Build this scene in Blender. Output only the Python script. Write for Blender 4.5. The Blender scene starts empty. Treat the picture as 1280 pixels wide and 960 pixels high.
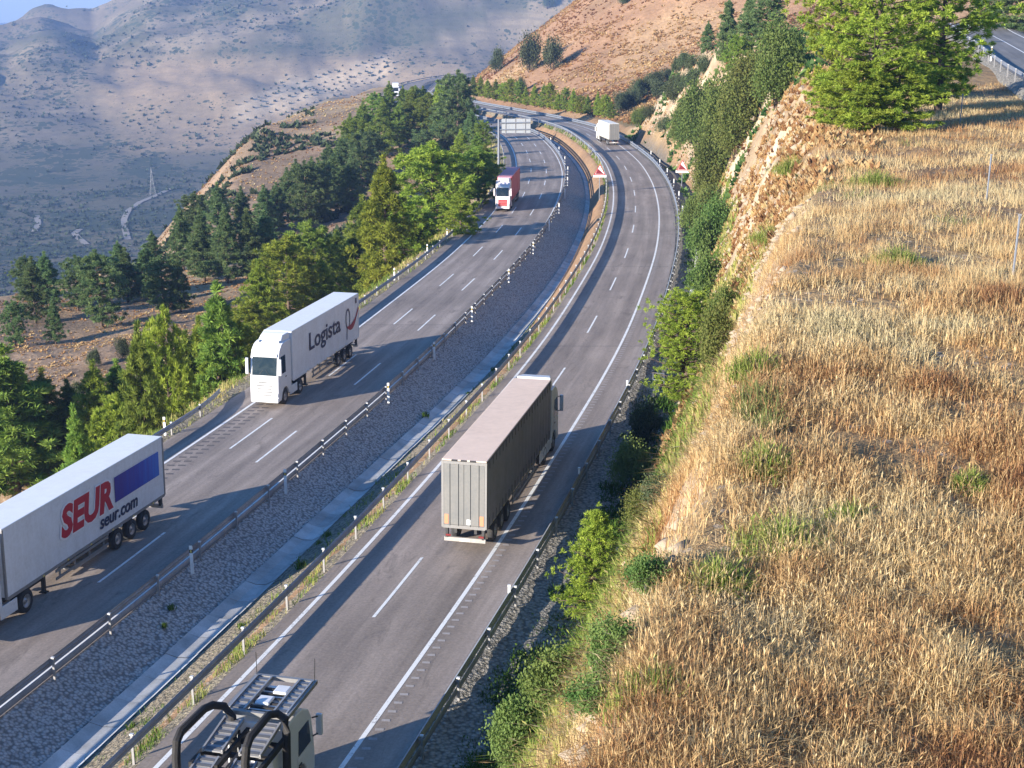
import bpy, math, random
import numpy as np
from mathutils import Vector, Matrix

# ------------------------------------------------------------------ camera, sky, sun, exposure
scene = bpy.context.scene
col = scene.collection
FPX, PITCH, CAMZ = 1785.0, 0.289, 22.0            # focal length in 1280-px units, downward pitch, camera height
cam_data = bpy.data.cameras.new("camera")
cam = bpy.data.objects.new("camera", cam_data); col.objects.link(cam)
cam_data.sensor_width = 36.0
cam_data.lens = 36.0 * FPX / 1280.0
cam_data.clip_start = 0.5
cam_data.clip_end = 20000
cam.location = (0, 0, CAMZ)
cam.rotation_euler = (math.pi / 2 - PITCH, 0, 0)
scene.camera = cam

SUN_EL, SUN_AZ = math.radians(15.3), math.atan2(-0.80, -0.60)   # the sun stands to the left, behind the camera
world = bpy.data.worlds.new("World"); scene.world = world; world.use_nodes = True
wn = world.node_tree.nodes; wl = world.node_tree.links; wn.clear()
w_out = wn.new("ShaderNodeOutputWorld"); w_bg = wn.new("ShaderNodeBackground"); w_sky = wn.new("ShaderNodeTexSky")
w_sky.sky_type = 'NISHITA'; w_sky.sun_disc = False
w_sky.sun_elevation = SUN_EL; w_sky.sun_rotation = SUN_AZ
w_sky.altitude = 700; w_sky.air_density = 1.2; w_sky.dust_density = 0.0; w_sky.ozone_density = 8.0
w_bg.inputs["Strength"].default_value = 0.115
wl.new(w_sky.outputs[0], w_bg.inputs[0]); wl.new(w_bg.outputs[0], w_out.inputs[0])

sun_data = bpy.data.lights.new("sun", 'SUN')
sun_data.energy = 4.7; sun_data.angle = math.radians(0.5); sun_data.color = (1.0, 0.92, 0.80)
sun = bpy.data.objects.new("sun", sun_data); col.objects.link(sun)
to_sun = Vector((math.sin(SUN_AZ) * math.cos(SUN_EL), math.cos(SUN_AZ) * math.cos(SUN_EL), math.sin(SUN_EL)))
sun.rotation_euler = to_sun.to_track_quat('Z', 'Y').to_euler()
sun.location = (-60, -60, 60)

scene.view_settings.view_transform = 'Standard'
scene.view_settings.look = 'None'
scene.view_settings.exposure = 1.4
scene.view_settings.gamma = 1.0
scene.cycles.use_denoising = True
scene.cycles.max_bounces = 6
scene.cycles.volume_bounces = 0
scene.cycles.transparent_max_bounces = 8

# ------------------------------------------------------------------ numeric helpers
def ray(u, v):
    a = (u - 640) / FPX; b = -(v - 480) / FPX
    c, s = math.cos(PITCH), math.sin(PITCH)
    return np.array([a, c + b * s, -s + b * c])

def hash2(ix, iy, seed):
    n = (ix.astype(np.int64) * 374761393 + iy.astype(np.int64) * 668265263 + seed * 1274126177) & 0xFFFFFFFF
    n = ((n ^ (n >> 13)) * 1274126177) & 0xFFFFFFFF
    n = n ^ (n >> 16)
    return (n & 0xFFFF) / 65535.0

def vnoise(x, y, seed=0):
    x = np.asarray(x, float); y = np.asarray(y, float)
    ix = np.floor(x); iy = np.floor(y); fx = x - ix; fy = y - iy
    fx = fx * fx * (3 - 2 * fx); fy = fy * fy * (3 - 2 * fy)
    a = hash2(ix, iy, seed); b = hash2(ix + 1, iy, seed); c = hash2(ix, iy + 1, seed); d = hash2(ix + 1, iy + 1, seed)
    return (a + (b - a) * fx) * (1 - fy) + (c + (d - c) * fx) * fy

def fbm(x, y, seed=0, octv=4):
    t = 0; amp = 0.5; tot = 0
    for k in range(octv):
        t = t + amp * vnoise(np.asarray(x) * 2 ** k + 17.3 * k, np.asarray(y) * 2 ** k - 9.1 * k, seed + k); tot += amp; amp *= 0.5
    return t / tot

def sstep(a, b, x):
    t = np.clip((np.asarray(x, float) - a) / (b - a), 0, 1); return t * t * (3 - 2 * t)

def smin(a, b, k):
    h = np.clip(0.5 + 0.5 * (b - a) / k, 0, 1); return b + (a - b) * h - k * h * (1 - h)

def smax(a, b, k): return -smin(-a, -b, k)

def smooth_curve(ys, xs, sig):
    g = np.arange(-60, 800, 1.0)
    v = np.interp(g, ys, xs)
    lo = g < ys[0]; v[lo] = xs[0] + (g[lo] - ys[0]) * (xs[1] - xs[0]) / (ys[1] - ys[0])
    k = np.exp(-0.5 * (np.arange(-40, 41) / sig) ** 2); k /= k.sum()
    vp = np.concatenate([v[0] + (v[1] - v[0]) * np.arange(-40, 0), v, v[-1] + (v[-1] - v[-2]) * np.arange(1, 41)])
    return g, np.convolve(vp, k, 'valid')

# plan of the motorway: centre dashes of the right-hand carriageway, x as a function of y
_gy, _gc = smooth_curve(
    [38.4, 49.6, 55.9, 86.6, 101.2, 119, 139, 155, 171, 187.5, 203, 219, 233, 248, 263, 277, 300, 316, 345, 370, 415, 482, 574, 634, 700, 780],
    [-8.05, -5.3, -3.77, 2.78, 5.56, 8.40, 11.4, 13.3, 14.94, 16.24, 17.2, 17.75, 18.08, 17.9, 17.45, 16.8, 15.3, 13.4, 6.6, -1.6, -16, -24.5, -25, -18, -3, 20], 7.0)
_gdy, _gd = smooth_curve([38, 56, 79, 108, 143, 172, 209, 265, 303, 331, 420, 560, 700], [-13.9, -13.9, -13.9, -14.05, -13.6, -13.2, -12.7, -12.0, -11.6, -11.4, -11.2, -12, -12], 14.0)
def CR(y): return np.interp(y, _gy, _gc)
def CL(y): return CR(y) + np.interp(y, _gdy, _gd)
def zr(y): return -0.042 * np.asarray(y, float)
def zl(y): return -1.2 - 0.042 * np.asarray(y, float)
XR_EDGE, XL_EDGE = 5.5, -7.6
LANE_R, LANE_L = 2.8, 2.47

_sy = np.arange(-40, 760, 4.0)
def road_distance(x, y, off, fn):
    """signed distance to a curve running along the road and the station nearest to it"""
    px = fn(_sy) + off
    n = x.size; d = np.empty(n); st = np.empty(n)
    xf, yf = x.ravel(), y.ravel()
    for i in range(0, n, 40000):
        sl = slice(i, i + 40000)
        q = (xf[sl, None] - px[None]) ** 2 + (yf[sl, None] - _sy[None]) ** 2
        k = q.argmin(1); k0 = np.clip(k, 1, len(_sy) - 2)
        ax, ay = px[k0 - 1], _sy[k0 - 1]; bx, by = px[k0 + 1], _sy[k0 + 1]
        ex, ey = bx - ax, by - ay; L = np.hypot(ex, ey)
        cr = ((xf[sl] - ax) * ey - (yf[sl] - ay) * ex) / L
        t = ((xf[sl] - ax) * ex + (yf[sl] - ay) * ey) / L ** 2
        end = (k < 1) | (k > len(_sy) - 2)
        d[sl] = np.where(end, np.sign(cr) * np.sqrt(q.min(1)), cr); st[sl] = ay + t * ey
    return d.reshape(x.shape), st.reshape(x.shape)

def far_height(x, y):
    """valley and the mountains behind it"""
    az = x / np.maximum(y, 50)
    floor = -188 + 10 * (fbm(x / 260, y / 260, 5) - .5)
    # long mountain side: foot about 1.5 km out, gullies running down to the left
    a = (x * 0.80 + y * 0.35); b = (-x * 0.35 + y * 0.80)
    gully = 1 - np.abs(2 * fbm(a / 900 + .4, b / 260, 11, 4) - 1)
    fine = fbm(x / 90, y / 90, 23, 4) - .5
    foot = 1520 + 500 * (az + .2)
    rise = np.maximum(y - foot, 0) * (0.17 + .55 * np.clip(az + .27, 0, .4))
    cap = np.where(az < -.284, 68 + 250 * (az + .36) + 8 * np.sin(az * 95), 87 + 8 * np.sin(-.284 * 95) + 1400 * np.clip(az + .284, 0, 1))
    mount = floor + smin(rise, cap, 20) + (gully - .6) * 84 * sstep(20, 140, rise) + fine * 36 * sstep(5, 60, rise) + 44 * sstep(0, 60, rise) * (fbm(a / 420, b / 120, 31, 3) - .5)
    back = np.clip(y - (foot + 1500), 0, None) * .3
    mount = mount - back
    far_ridge = -330 + 226 * np.exp(-((y - 3300) / 500) ** 2) * (1 + .22 * (fbm(x / 400, y * 0 + 3, 41, 4) - .5)) * (0.88 + 0 * az)
    # nearer spur with the orchards
    line = -62 + 0.36 * (x + 76) + 5 * (fbm(x / 120, y / 120, 51) - .5)
    line = line - .75 * np.clip(-175 - x, 0, None)
    line = line - 620 * np.clip(-.15 - az, 0, None)
    orchard = line + 0.05 * np.clip(y - 800, -300, 250) - 0.9 * np.clip(y - 1010 - 0.35 * x * 0 , 0, None) - 1.0 * np.clip(815 + .22 * np.clip(-x - 100, 0, 400) - y, 0, None)
    orchard = orchard - .42 * np.clip(x + 125, 0, None)
    return np.maximum(np.maximum(mount, far_ridge), orchard)

def near_parts(x, y):
    dr, sr = road_distance(x, y, XR_EDGE, CR)
    dl, sl = road_distance(x, y, XL_EDGE, CL)
    return dr, sr, -dl, sl

def height(x, y, full=False):
    x = np.asarray(x, float); y = np.asarray(y, float)
    shp = x.shape; x = x.ravel(); y = y.ravel()
    dr, sr, dl, sl = near_parts(x, y)
    zR = zr(np.clip(sr, -40, 760)); zL = zl(np.clip(sl, -40, 760))
    # road bed, kept below the paved strips
    f = np.clip((x - (CL(y) + 3)) / (CR(y) - 4 - CL(y) - 3), 0, 1)
    bed = zL + (zR - zL) * f - 0.55 - 2.6 * np.clip(1 - np.abs(f - .5) * 2.4, 0, 1)
    # right: verge, cutting, plateau; beyond the bend the brown hill
    n1 = fbm(x / 9, y / 9, 61) - .5; n2 = fbm(x / 2.5, y / 2.5, 62, 3) - .5; n3 = fbm(x / 40, y / 40, 63) - .5
    verge = np.interp(sr, [0, 60, 120, 200, 240, 275, 300], [2.6, 2.6, 2.5, 2.4, 1.2, .9, 2.5])
    m = np.interp(sr, [20, 60, 100, 150, 220, 262, 285, 310, 330, 380, 430, 500], [2.2, 2.35, 2.35, 2.2, 2.1, 2.4, 1.2, .45, .26, .32, .55, .75])
    up = np.clip(dr - verge - n1 * 1.6, 0, None)
    n4 = 1 - np.abs(2 * fbm(sr / 3.2, dr / 9 + n1, 64, 3) - 1)
    rock = sstep(1.2, 5, up) * (n1 * 2.6 + n2 * 1.8) + sstep(65, 95, sr) * sstep(1.5, 5, up) * (n4 - .6) * 3.4
    rise = up * m + np.where(sr < 300, rock, 0)
    plate = np.interp(sr, [0, 30, 60, 100, 170, 215, 262, 292, 310, 345, 1000], [13.2, 13.2, 12.6, 12.5, 13, 12, 4.5, -9.5, -12, 22, 34]) + n3 * 1.6 + n1 * .5
    plate = plate + np.where(sr > 310, 0.05 * np.clip(dr - 60, 0, 200) * sstep(310, 350, sr), 0)
    plate = plate + 0.10 * np.clip(dr - 22, 0, 120) * sstep(190, 215, sr) * (1 - sstep(300, 330, sr))
    right = smin(zR - 0.35 + rise, plate, np.interp(sr, [40, 75, 120, 200], [1.0, 3.6, 4.2, 1.5])) + np.where(sr > 300, n1 * 1.0 + n2 * .35, 0)
    # left: embankment, spur with pines, then the fall to the valley
    s1 = np.interp(sl, [20, 92, 115, 140, 200, 260, 330, 400, 450, 520, 600], [.60, .35, .14, .07, .10, .17, .22, .19, .17, .22, .22])
    D = np.interp(sl, [20, 60, 100, 140, 200, 260, 330, 400, 450, 520, 600], [30, 34, 50, 74, 72, 58, 58, 40, 23, 8, 8]) + 8 * (fbm(sl / 40, sl * 0 + 2, 71) - .5)
    k = np.clip(dl - 1.2, 0, None)
    left = zL - .3 - np.interp(sl, [30, 95, 130, 160, 260, 330, 420], [7, 10, 10, 10.5, 8.5, 4, 0]) * sstep(.4, 11, dl) - smin(k, D, 22) * s1 - (np.sqrt(np.clip(k - D, 0, None) ** 2 + 30) - 5.5) * 1.1 + n1 * 1.2 * sstep(2, 12, dl) + n3 * 3 * sstep(8, 30, dl)
    far = far_height(x, y)
    z = np.where(dr > 0, right, np.where(dl > 0, left, bed))
    wide = sstep(560, 760, y)
    z = np.where((dr > 0), z * (1 - wide) + np.maximum(far, z - 60 * wide) * wide, z)
    z = np.where(dr <= 0, np.maximum(z - 400 * wide, far), z)
    if full: return z.reshape(shp), dr.reshape(shp), sr.reshape(shp), dl.reshape(shp), sl.reshape(shp)
    return z.reshape(shp)

def ground_at(u, v, near=6.0, far=6000.0):
    """the point of the ground seen at a photo pixel"""
    d = ray(u, v); t = np.geomspace(near, far, 420)
    px, py, pz = d[0] * t, d[1] * t, CAMZ + d[2] * t
    below = pz < height(px, py)
    i = int(np.argmax(below)) if below.any() else len(t) - 1
    a, b = t[max(i - 1, 0)], t[i]
    for _ in range(12):
        m = (a + b) / 2
        if CAMZ + d[2] * m < height(np.array([d[0] * m]), np.array([d[1] * m]))[0]: b = m
        else: a = m
    return Vector((d[0] * b, d[1] * b, CAMZ + d[2] * b))

# ------------------------------------------------------------------ object helpers
def tag(o, label=None, cat=None, group=None, kind=None):
    if label: o["label"] = label
    if cat: o["category"] = cat
    if group: o["group"] = group
    if kind: o["kind"] = kind
    return o

def link(name, data, parent=None):
    o = bpy.data.objects.new(name, data); col.objects.link(o)
    if parent is not None: o.parent = parent
    return o

def empty(name, loc=(0, 0, 0), rz=0.0, rx=0.0):
    o = bpy.data.objects.new(name, None); col.objects.link(o)
    o.location = loc; o.rotation_euler = (rx, 0, rz); o.empty_display_size = .3
    return o

class MB:
    """collects vertices and faces of one mesh"""
    def __init__(s): s.v = []; s.f = []; s.mi = []; s.cur = 0
    def quad(s, *p):
        n = len(s.v); s.v += [tuple(q) for q in p]; s.f.append(tuple(range(n, n + len(p)))); s.mi.append(s.cur)
    def hexa(s, p):
        n = len(s.v); s.v += [tuple(q) for q in p]
        for f in ((0, 3, 2, 1), (4, 5, 6, 7), (0, 1, 5, 4), (1, 2, 6, 5), (2, 3, 7, 6), (3, 0, 4, 7)):
            s.f.append(tuple(n + i for i in f)); s.mi.append(s.cur)
    def box(s, x0, x1, y0, y1, z0, z1):
        s.hexa([(x0, y0, z0), (x1, y0, z0), (x1, y1, z0), (x0, y1, z0), (x0, y0, z1), (x1, y0, z1), (x1, y1, z1), (x0, y1, z1)])
    def prism(s, poly, x0, x1):
        """polygon in (y,z) pushed along x"""
        n = len(s.v); k = len(poly)
        s.v += [(x0, a, b) for a, b in poly] + [(x1, a, b) for a, b in poly]
        s.f.append(tuple(n + i for i in range(k))); s.mi.append(s.cur)
        s.f.append(tuple(n + k + i for i in reversed(range(k)))); s.mi.append(s.cur)
        for i in range(k):
            j = (i + 1) % k; s.f.append((n + i, n + k + i, n + k + j, n + j)); s.mi.append(s.cur)
    def tube(s, pts, rad, n=6, cap=True):
        pts = [Vector(p) for p in pts]
        if not hasattr(rad, '__len__'): rad = [rad] * len(pts)
        base = len(s.v)
        for i, p in enumerate(pts):
            t = (pts[min(i + 1, len(pts) - 1)] - pts[max(i - 1, 0)]).normalized()
            a = t.orthogonal().normalized() if abs(t.z) > .9 else t.cross(Vector((0, 0, 1))).normalized()
            if abs(t.z) > .9: a = (Vector((1, 0, 0)) - t * t.x).normalized()
            b = t.cross(a)
            for k in range(n):
                w = 2 * math.pi * k / n; s.v.append(tuple(p + a * (math.cos(w) * rad[i]) + b * (math.sin(w) * rad[i])))
        for i in range(len(pts) - 1):
            for k in range(n):
                j = (k + 1) % n; o = base + i * n
                s.f.append((o + k, o + j, o + n + j, o + n + k)); s.mi.append(s.cur)
        if cap:
            s.f.append(tuple(base + k for k in reversed(range(n)))); s.mi.append(s.cur)
            o = base + (len(pts) - 1) * n; s.f.append(tuple(o + k for k in range(n))); s.mi.append(s.cur)
    def lathe_x(s, prof, n=20, cx=0, cy=0, cz=0):
        """profile (x, r) turned about the x axis"""
        base = len(s.v); k = len(prof)
        for x, r in prof:
            for i in range(n):
                w = 2 * math.pi * i / n; s.v.append((cx + x, cy + r * math.cos(w), cz + r * math.sin(w)))
        for a in range(k - 1):
            for i in range(n):
                j = (i + 1) % n; s.f.append((base + a * n + i, base + a * n + j, base + (a + 1) * n + j, base + (a + 1) * n + i)); s.mi.append(s.cur)
    def mesh(s, name, mats, smooth=False):
        me = bpy.data.meshes.new(name); me.from_pydata(s.v, [], s.f)
        for m in (mats if isinstance(mats, (list, tuple)) else [mats]): me.materials.append(m)
        if any(s.mi): me.polygons.foreach_set("material_index", s.mi)
        if smooth: me.polygons.foreach_set("use_smooth", [True] * len(s.f))
        me.update(); return me
    def build(s, name, mats, parent=None, smooth=False, bevel=0, seg=2):
        o = link(name, s.mesh(name, mats, smooth), parent)
        if bevel:
            b = o.modifiers.new("bevel", 'BEVEL'); b.width = bevel; b.segments = seg; b.limit_method = 'ANGLE'; b.angle_limit = math.radians(35)
            o.data.polygons.foreach_set("use_smooth", [True] * len(o.data.polygons))
            b.harden_normals = True
        return o

def np_mesh(name, v, f, mats, attrs=None, smooth=False):
    """fast mesh from arrays; f is (n,3) or (n,4); attrs: {name: (n,4) float colour per vertex}"""
    me = bpy.data.meshes.new(name); v = np.asarray(v, np.float32); f = np.asarray(f, np.int32)
    me.vertices.add(len(v)); me.vertices.foreach_set("co", v.ravel())
    k = f.shape[1]; me.loops.add(f.size); me.loops.foreach_set("vertex_index", f.ravel())
    me.polygons.add(len(f)); me.polygons.foreach_set("loop_start", np.arange(0, f.size, k, dtype=np.int32))
    me.polygons.foreach_set("loop_total", np.full(len(f), k, np.int32))
    if smooth: me.polygons.foreach_set("use_smooth", np.ones(len(f), bool))
    for m in (mats if isinstance(mats, (list, tuple)) else [mats]): me.materials.append(m)
    for an, av in (attrs or {}).items():
        a = me.color_attributes.new(an, 'FLOAT_COLOR', 'POINT'); a.data.foreach_set("color", np.asarray(av, np.float32).ravel())
    me.update(calc_edges=True); return me

def grid_faces(nr, nc):
    i = np.arange(nr - 1)[:, None] * nc + np.arange(nc - 1)[None]
    return np.stack([i, i + 1, i + nc + 1, i + nc], -1).reshape(-1, 4)

def copy_tree(o, parent=None):
    c = o.copy(); col.objects.link(c); c.parent = parent
    for ch in list(o.children): copy_tree(ch, c)
    return c

# ------------------------------------------------------------------ materials
class NT:
    def __init__(s, name):
        s.m = bpy.data.materials.new(name); s.m.use_nodes = True
        s.n = s.m.node_tree.nodes; s.l = s.m.node_tree.links
        s.b = s.n["Principled BSDF"]; s.out = s.n["Material Output"]
    def new(s, t, **kw):
        n = s.n.new(t)
        for k, v in kw.items(): setattr(n, k, v)
        return n
    def put(s, sock, v):
        if isinstance(v, bpy.types.NodeSocket): s.l.new(v, sock)
        elif isinstance(v, (tuple, list)): sock.default_value = tuple(v) + ((1,) if len(v) == 3 and len(sock.default_value) == 4 else ())
        else: sock.default_value = v
    def coord(s, kind="Object", scale=(1, 1, 1)):
        c = s.new("ShaderNodeTexCoord"); m = s.new("ShaderNodeMapping"); s.l.new(c.outputs[kind], m.inputs[0]); m.inputs["Scale"].default_value = scale
        return m.outputs[0]
    def noise(s, vec, scale, detail=4, rough=.55, dist=0):
        n = s.new("ShaderNodeTexNoise"); s.put(n.inputs["Vector"], vec); n.inputs["Scale"].default_value = scale
        n.inputs["Detail"].default_value = detail; n.inputs["Roughness"].default_value = rough; n.inputs["Distortion"].default_value = dist
        return n.outputs["Fac"]
    def ramp(s, fac, stops, mode='LINEAR'):
        r = s.new("ShaderNodeValToRGB"); s.put(r.inputs[0], fac); r.color_ramp.interpolation = mode
        el = r.color_ramp.elements
        while len(el) < len(stops): el.new(.5)
        for e, (p, c) in zip(el, stops):
            e.position = p; e.color = (c, c, c, 1) if not isinstance(c, (tuple, list)) else tuple(c) + (1,)
        return r.outputs[0]
    def mix(s, a, b, fac, mode='MIX'):
        m = s.new("ShaderNodeMix", data_type='RGBA', blend_type=mode)
        s.put(m.inputs[0], fac); s.put(m.inputs[6], a); s.put(m.inputs[7], b); return m.outputs[2]
    def math(s, op, a, b=0.0):
        m = s.new("ShaderNodeMath", operation=op); s.put(m.inputs[0], a); s.put(m.inputs[1], b); return m.outputs[0]
    def attr(s, name):
        a = s.new("ShaderNodeAttribute", attribute_name=name); return a
    def bump(s, h, strength=.3, dist=.05):
        b = s.new("ShaderNodeBump"); b.inputs["Strength"].default_value = strength; b.inputs["Distance"].default_value = dist
        s.put(b.inputs["Height"], h); s.l.new(b.outputs[0], s.b.inputs["Normal"])
    def base(s, c, rough=.6, metal=0.0, spec=.5):
        s.put(s.b.inputs["Base Color"], c); s.put(s.b.inputs["Roughness"], rough); s.put(s.b.inputs["Metallic"], metal)
        s.b.inputs["Specular IOR Level"].default_value = spec; return s.m

def paint(name, c, rough=.45, metal=0.0, dirt=.25, scale=1.5, dirtcol=(.18, .15, .12), spec=.5):
    t = NT(name); v = t.coord("Object")
    n = t.noise(v, scale, 6, .65); n2 = t.noise(v, scale * 9, 3)
    run = t.noise(t.coord("Object", (2.6, 2.6, .22)), scale * 1.6, 4, .6)      # dirt that has run down
    f = t.ramp(t.math('MULTIPLY', t.math('ADD', t.math('MULTIPLY', n, .6), t.math('MULTIPLY', run, .4)), t.math('ADD', n2, .45)), [(.34, 0.0), (.68, dirt)])
    t.base(t.mix(c, dirtcol, f), t.ramp(n, [(.3, max(rough - .1, .05)), (.7, min(rough + .15, 1))]), metal, spec)
    return t.m

def leaf_material(name, c1, c2, trans=.35, hue=.04):
    t = NT(name); a = t.attr("tint"); oi = t.new("ShaderNodeObjectInfo")
    sep = t.new("ShaderNodeSeparateColor"); t.l.new(a.outputs["Color"], sep.inputs[0])
    c = t.mix(c1, c2, sep.outputs[0])
    hs = t.new("ShaderNodeHueSaturation"); t.put(hs.inputs["Color"], c)
    t.put(hs.inputs["Hue"], t.math('ADD', .5 - hue / 2, t.math('MULTIPLY', oi.outputs["Random"], hue)))
    t.put(hs.inputs["Value"], t.math('ADD', .78, t.math('MULTIPLY', oi.outputs["Random"], .45)))
    d = t.new("ShaderNodeBsdfDiffuse"); tr = t.new("ShaderNodeBsdfTranslucent"); mx = t.new("ShaderNodeMixShader")
    t.l.new(hs.outputs[0], d.inputs[0]); t.l.new(hs.outputs[0], tr.inputs[0]); mx.inputs[0].default_value = trans
    t.l.new(d.outputs[0], mx.inputs[1]); t.l.new(tr.outputs[0], mx.inputs[2]); t.l.new(mx.outputs[0], t.out.inputs[0])
    t.n.remove(t.b); return t.m

def make_asphalt(name, base, warm):
    t = NT(name); a = t.attr("road"); sep = t.new("ShaderNodeSeparateColor"); t.l.new(a.outputs["Color"], sep.inputs[0])
    off, st = sep.outputs[0], sep.outputs[1]
    cmb = t.new("ShaderNodeCombineXYZ"); t.put(cmb.inputs[0], t.math('MULTIPLY', off, 1.0)); t.put(cmb.inputs[1], t.math('MULTIPLY', st, .03))
    streak = t.noise(cmb.outputs[0], 1.6, 5, .6)
    cmb2 = t.new("ShaderNodeCombineXYZ"); t.put(cmb2.inputs[0], off); t.put(cmb2.inputs[1], t.math('MULTIPLY', st, .22))
    blotch = t.noise(cmb2.outputs[0], .55, 4, .6)
    v = t.coord("Object"); grain = t.noise(v, 9, 4, .7); patch = t.noise(v, .12, 3)
    # wheel tracks: darker bands about a metre either side of each lane centre
    lane = t.math('ABSOLUTE', t.math('SUBTRACT', t.math('PINGPONG', t.math('ADD', off, 0.0), 1.4), .62))
    wheel = t.ramp(lane, [(.0, 1.0), (.55, 0.0)])
    k = t.math('ADD', t.math('MULTIPLY', streak, .45), t.math('ADD', t.math('MULTIPLY', blotch, .35), t.math('MULTIPLY', patch, .2)))
    c = t.mix(tuple(q * .62 for q in base), warm, t.ramp(k, [(.36, 0.0), (.62, 1.0)]))
    c = t.mix(c, tuple(q * .55 for q in base), t.math('MULTIPLY', wheel, t.math('MULTIPLY', streak, .75)))
    st2 = t.noise(cmb2.outputs[0], 1.1, 5, .7, .8); c = t.mix(c, tuple(q * .45 for q in base), t.ramp(st2, [(.56, 0.0), (.72, .7)]))
    c = t.mix(c, t.mix((.5, .5, .5), (1.42, 1.4, 1.36), grain), 1.0, 'MULTIPLY')
    t.base(c, .78, 0, .35); t.bump(grain, .35, .02); return t.m

def make_terrain_material():
    t = NT("terrain"); a = t.attr("ground"); w = t.attr("scrub"); v = t.coord("Object")
    sep = t.new("ShaderNodeSeparateColor"); t.l.new(w.outputs["Color"], sep.inputs[0])
    n1 = t.noise(v, .9, 6, .65); n2 = t.noise(v, .11, 5, .6); n3 = t.noise(v, .012, 8, .68)
    c = t.mix(a.outputs["Color"], t.mix((.45, .42, .4), (1.45, 1.4, 1.35), n1), 1.0, 'MULTIPLY')
    c = t.mix(c, t.mix((.62, .6, .6), (1.38, 1.36, 1.3), n2), 1.0, 'MULTIPLY')
    # far scrub: individual bushes too small to model
    vo = t.new("ShaderNodeTexVoronoi"); t.put(vo.inputs["Vector"], v); vo.inputs["Scale"].default_value = .085
    vo2 = t.new("ShaderNodeTexVoronoi"); t.put(vo2.inputs["Vector"], v); vo2.inputs["Scale"].default_value = .19
    pat = t.ramp(n3, [(.46, 0.0), (.58, 1.0)])
    d1 = t.math('LESS_THAN', vo.outputs["Distance"], t.math('MULTIPLY', t.math('ADD', pat, .35), t.math('MULTIPLY', sep.outputs[0], .52)))
    d2 = t.math('LESS_THAN', vo2.outputs["Distance"], t.math('MULTIPLY', t.math('ADD', pat, .25), t.math('MULTIPLY', sep.outputs[0], .5)))
    bush = t.math('MAXIMUM', d1, d2)
    c = t.mix(c, (.045, .06, .034), t.math('MULTIPLY', bush, .9))
    # cultivation terraces that follow the contours
    px = t.new("ShaderNodeSeparateXYZ"); t.l.new(v, px.inputs[0])
    ter = t.math('FRACT', t.math('ADD', t.math('MULTIPLY', px.outputs[2], .11), t.math('MULTIPLY', n3, 2.2)))
    c = t.mix(c, t.mix(c, (.13, .11, .085), .6), t.math('MULTIPLY', t.math('MULTIPLY', t.ramp(ter, [(.60, 0.0), (.72, 1.0)]), t.ramp(n3, [(.40, 1.0), (.55, .15)])), sep.outputs[0]))
    # near stones and clods
    vs = t.new("ShaderNodeTexVoronoi"); t.put(vs.inputs["Vector"], v); vs.inputs["Scale"].default_value = 2.2
    stone = t.math('MULTIPLY', t.math('LESS_THAN', vs.outputs["Distance"], .22), sep.outputs[1])
    c = t.mix(c, (.46, .38, .29), t.math('MULTIPLY', stone, .6))
    t.base(c, .95, 0, .1)
    t.bump(t.math('ADD', t.math('MULTIPLY', n1, .6), n2), .8, .6); return t.m

def make_rubble(name, c1, c2, scale=3.2, bump=.8):
    t = NT(name); v = t.coord("Object")
    vo = t.new("ShaderNodeTexVoronoi"); t.put(vo.inputs["Vector"], v); vo.inputs["Scale"].default_value = scale
    vf = t.new("ShaderNodeTexVoronoi"); t.put(vf.inputs["Vector"], v); vf.inputs["Scale"].default_value = scale * 2.7
    sp = t.new("ShaderNodeSeparateColor"); t.l.new(vo.outputs["Color"], sp.inputs[0])
    n = t.noise(v, .35, 4); c = t.mix(c1, c2, t.math('MULTIPLY', t.math('ADD', sp.outputs[0], n), .55))
    c = t.mix(c, tuple(q * .35 for q in c1), t.ramp(vo.outputs["Distance"], [(.3, 0.0), (.75, .8)]))
    t.base(c, .9, 0, .2); t.bump(t.math('SUBTRACT', 1.0, t.math('ADD', vo.outputs["Distance"], t.math('MULTIPLY', vf.outputs["Distance"], .4))), bump, .15); return t.m

M = {}
M['terrain'] = make_terrain_material()
M['asphalt'] = make_asphalt("asphalt", (.295, .243, .208), (.405, .335, .287))
M['asphalt_side'] = make_asphalt("asphalt_side_road", (.20, .185, .175), (.25, .23, .21))
M['gravel'] = make_rubble("crushed_stone", (.39, .365, .335), (.65, .60, .55), 7.5, .6)
M['verge'] = make_rubble("verge_gravel", (.24, .22, .185), (.40, .365, .31), 6.5, .6)
M['dirt'] = make_rubble("dry_dirt", (.225, .19, .135), (.33, .275, .195), 6.0, .5)
def _concrete(name, c, dark):
    t = NT(name); v = t.coord("Object"); n = t.noise(v, .7, 6, .65); g = t.noise(v, 14, 3)
    t.base(t.mix(t.mix(dark, c, t.ramp(n, [(.3, 0.0), (.6, 1.0)])), t.mix((.8, .8, .8), (1.2, 1.2, 1.2), g), 1.0, 'MULTIPLY'), .85, 0, .3); t.bump(g, .2, .02); return t.m
M['concrete'] = _concrete("concrete", (.36, .36, .34), (.20, .20, .185))
M['concrete_pale'] = _concrete("pale_concrete", (.56, .53, .47), (.36, .33, .28))
def _roadpaint():
    t = NT("road_paint"); v = t.coord("Object"); n = t.noise(v, 2.2, 6, .7); g = t.noise(v, 11, 3, .7)
    w = t.ramp(t.math('ADD', t.math('MULTIPLY', n, .6), t.math('MULTIPLY', g, .4)), [(.34, 0.0), (.46, 1.0)])
    t.base(t.mix((.30, .28, .27), (.78, .77, .74), w), .7, 0, .3); return t.m
M['roadpaint'] = _roadpaint()
M['galv'] = paint("galvanised_steel", (.24, .26, .30), .5, .3, .4, 1.2, (.09, .08, .075))
M['galv_dull'] = paint("weathered_steel_post", (.36, .36, .36), .6, .35, .5, 3, (.22, .15, .10))
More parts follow.
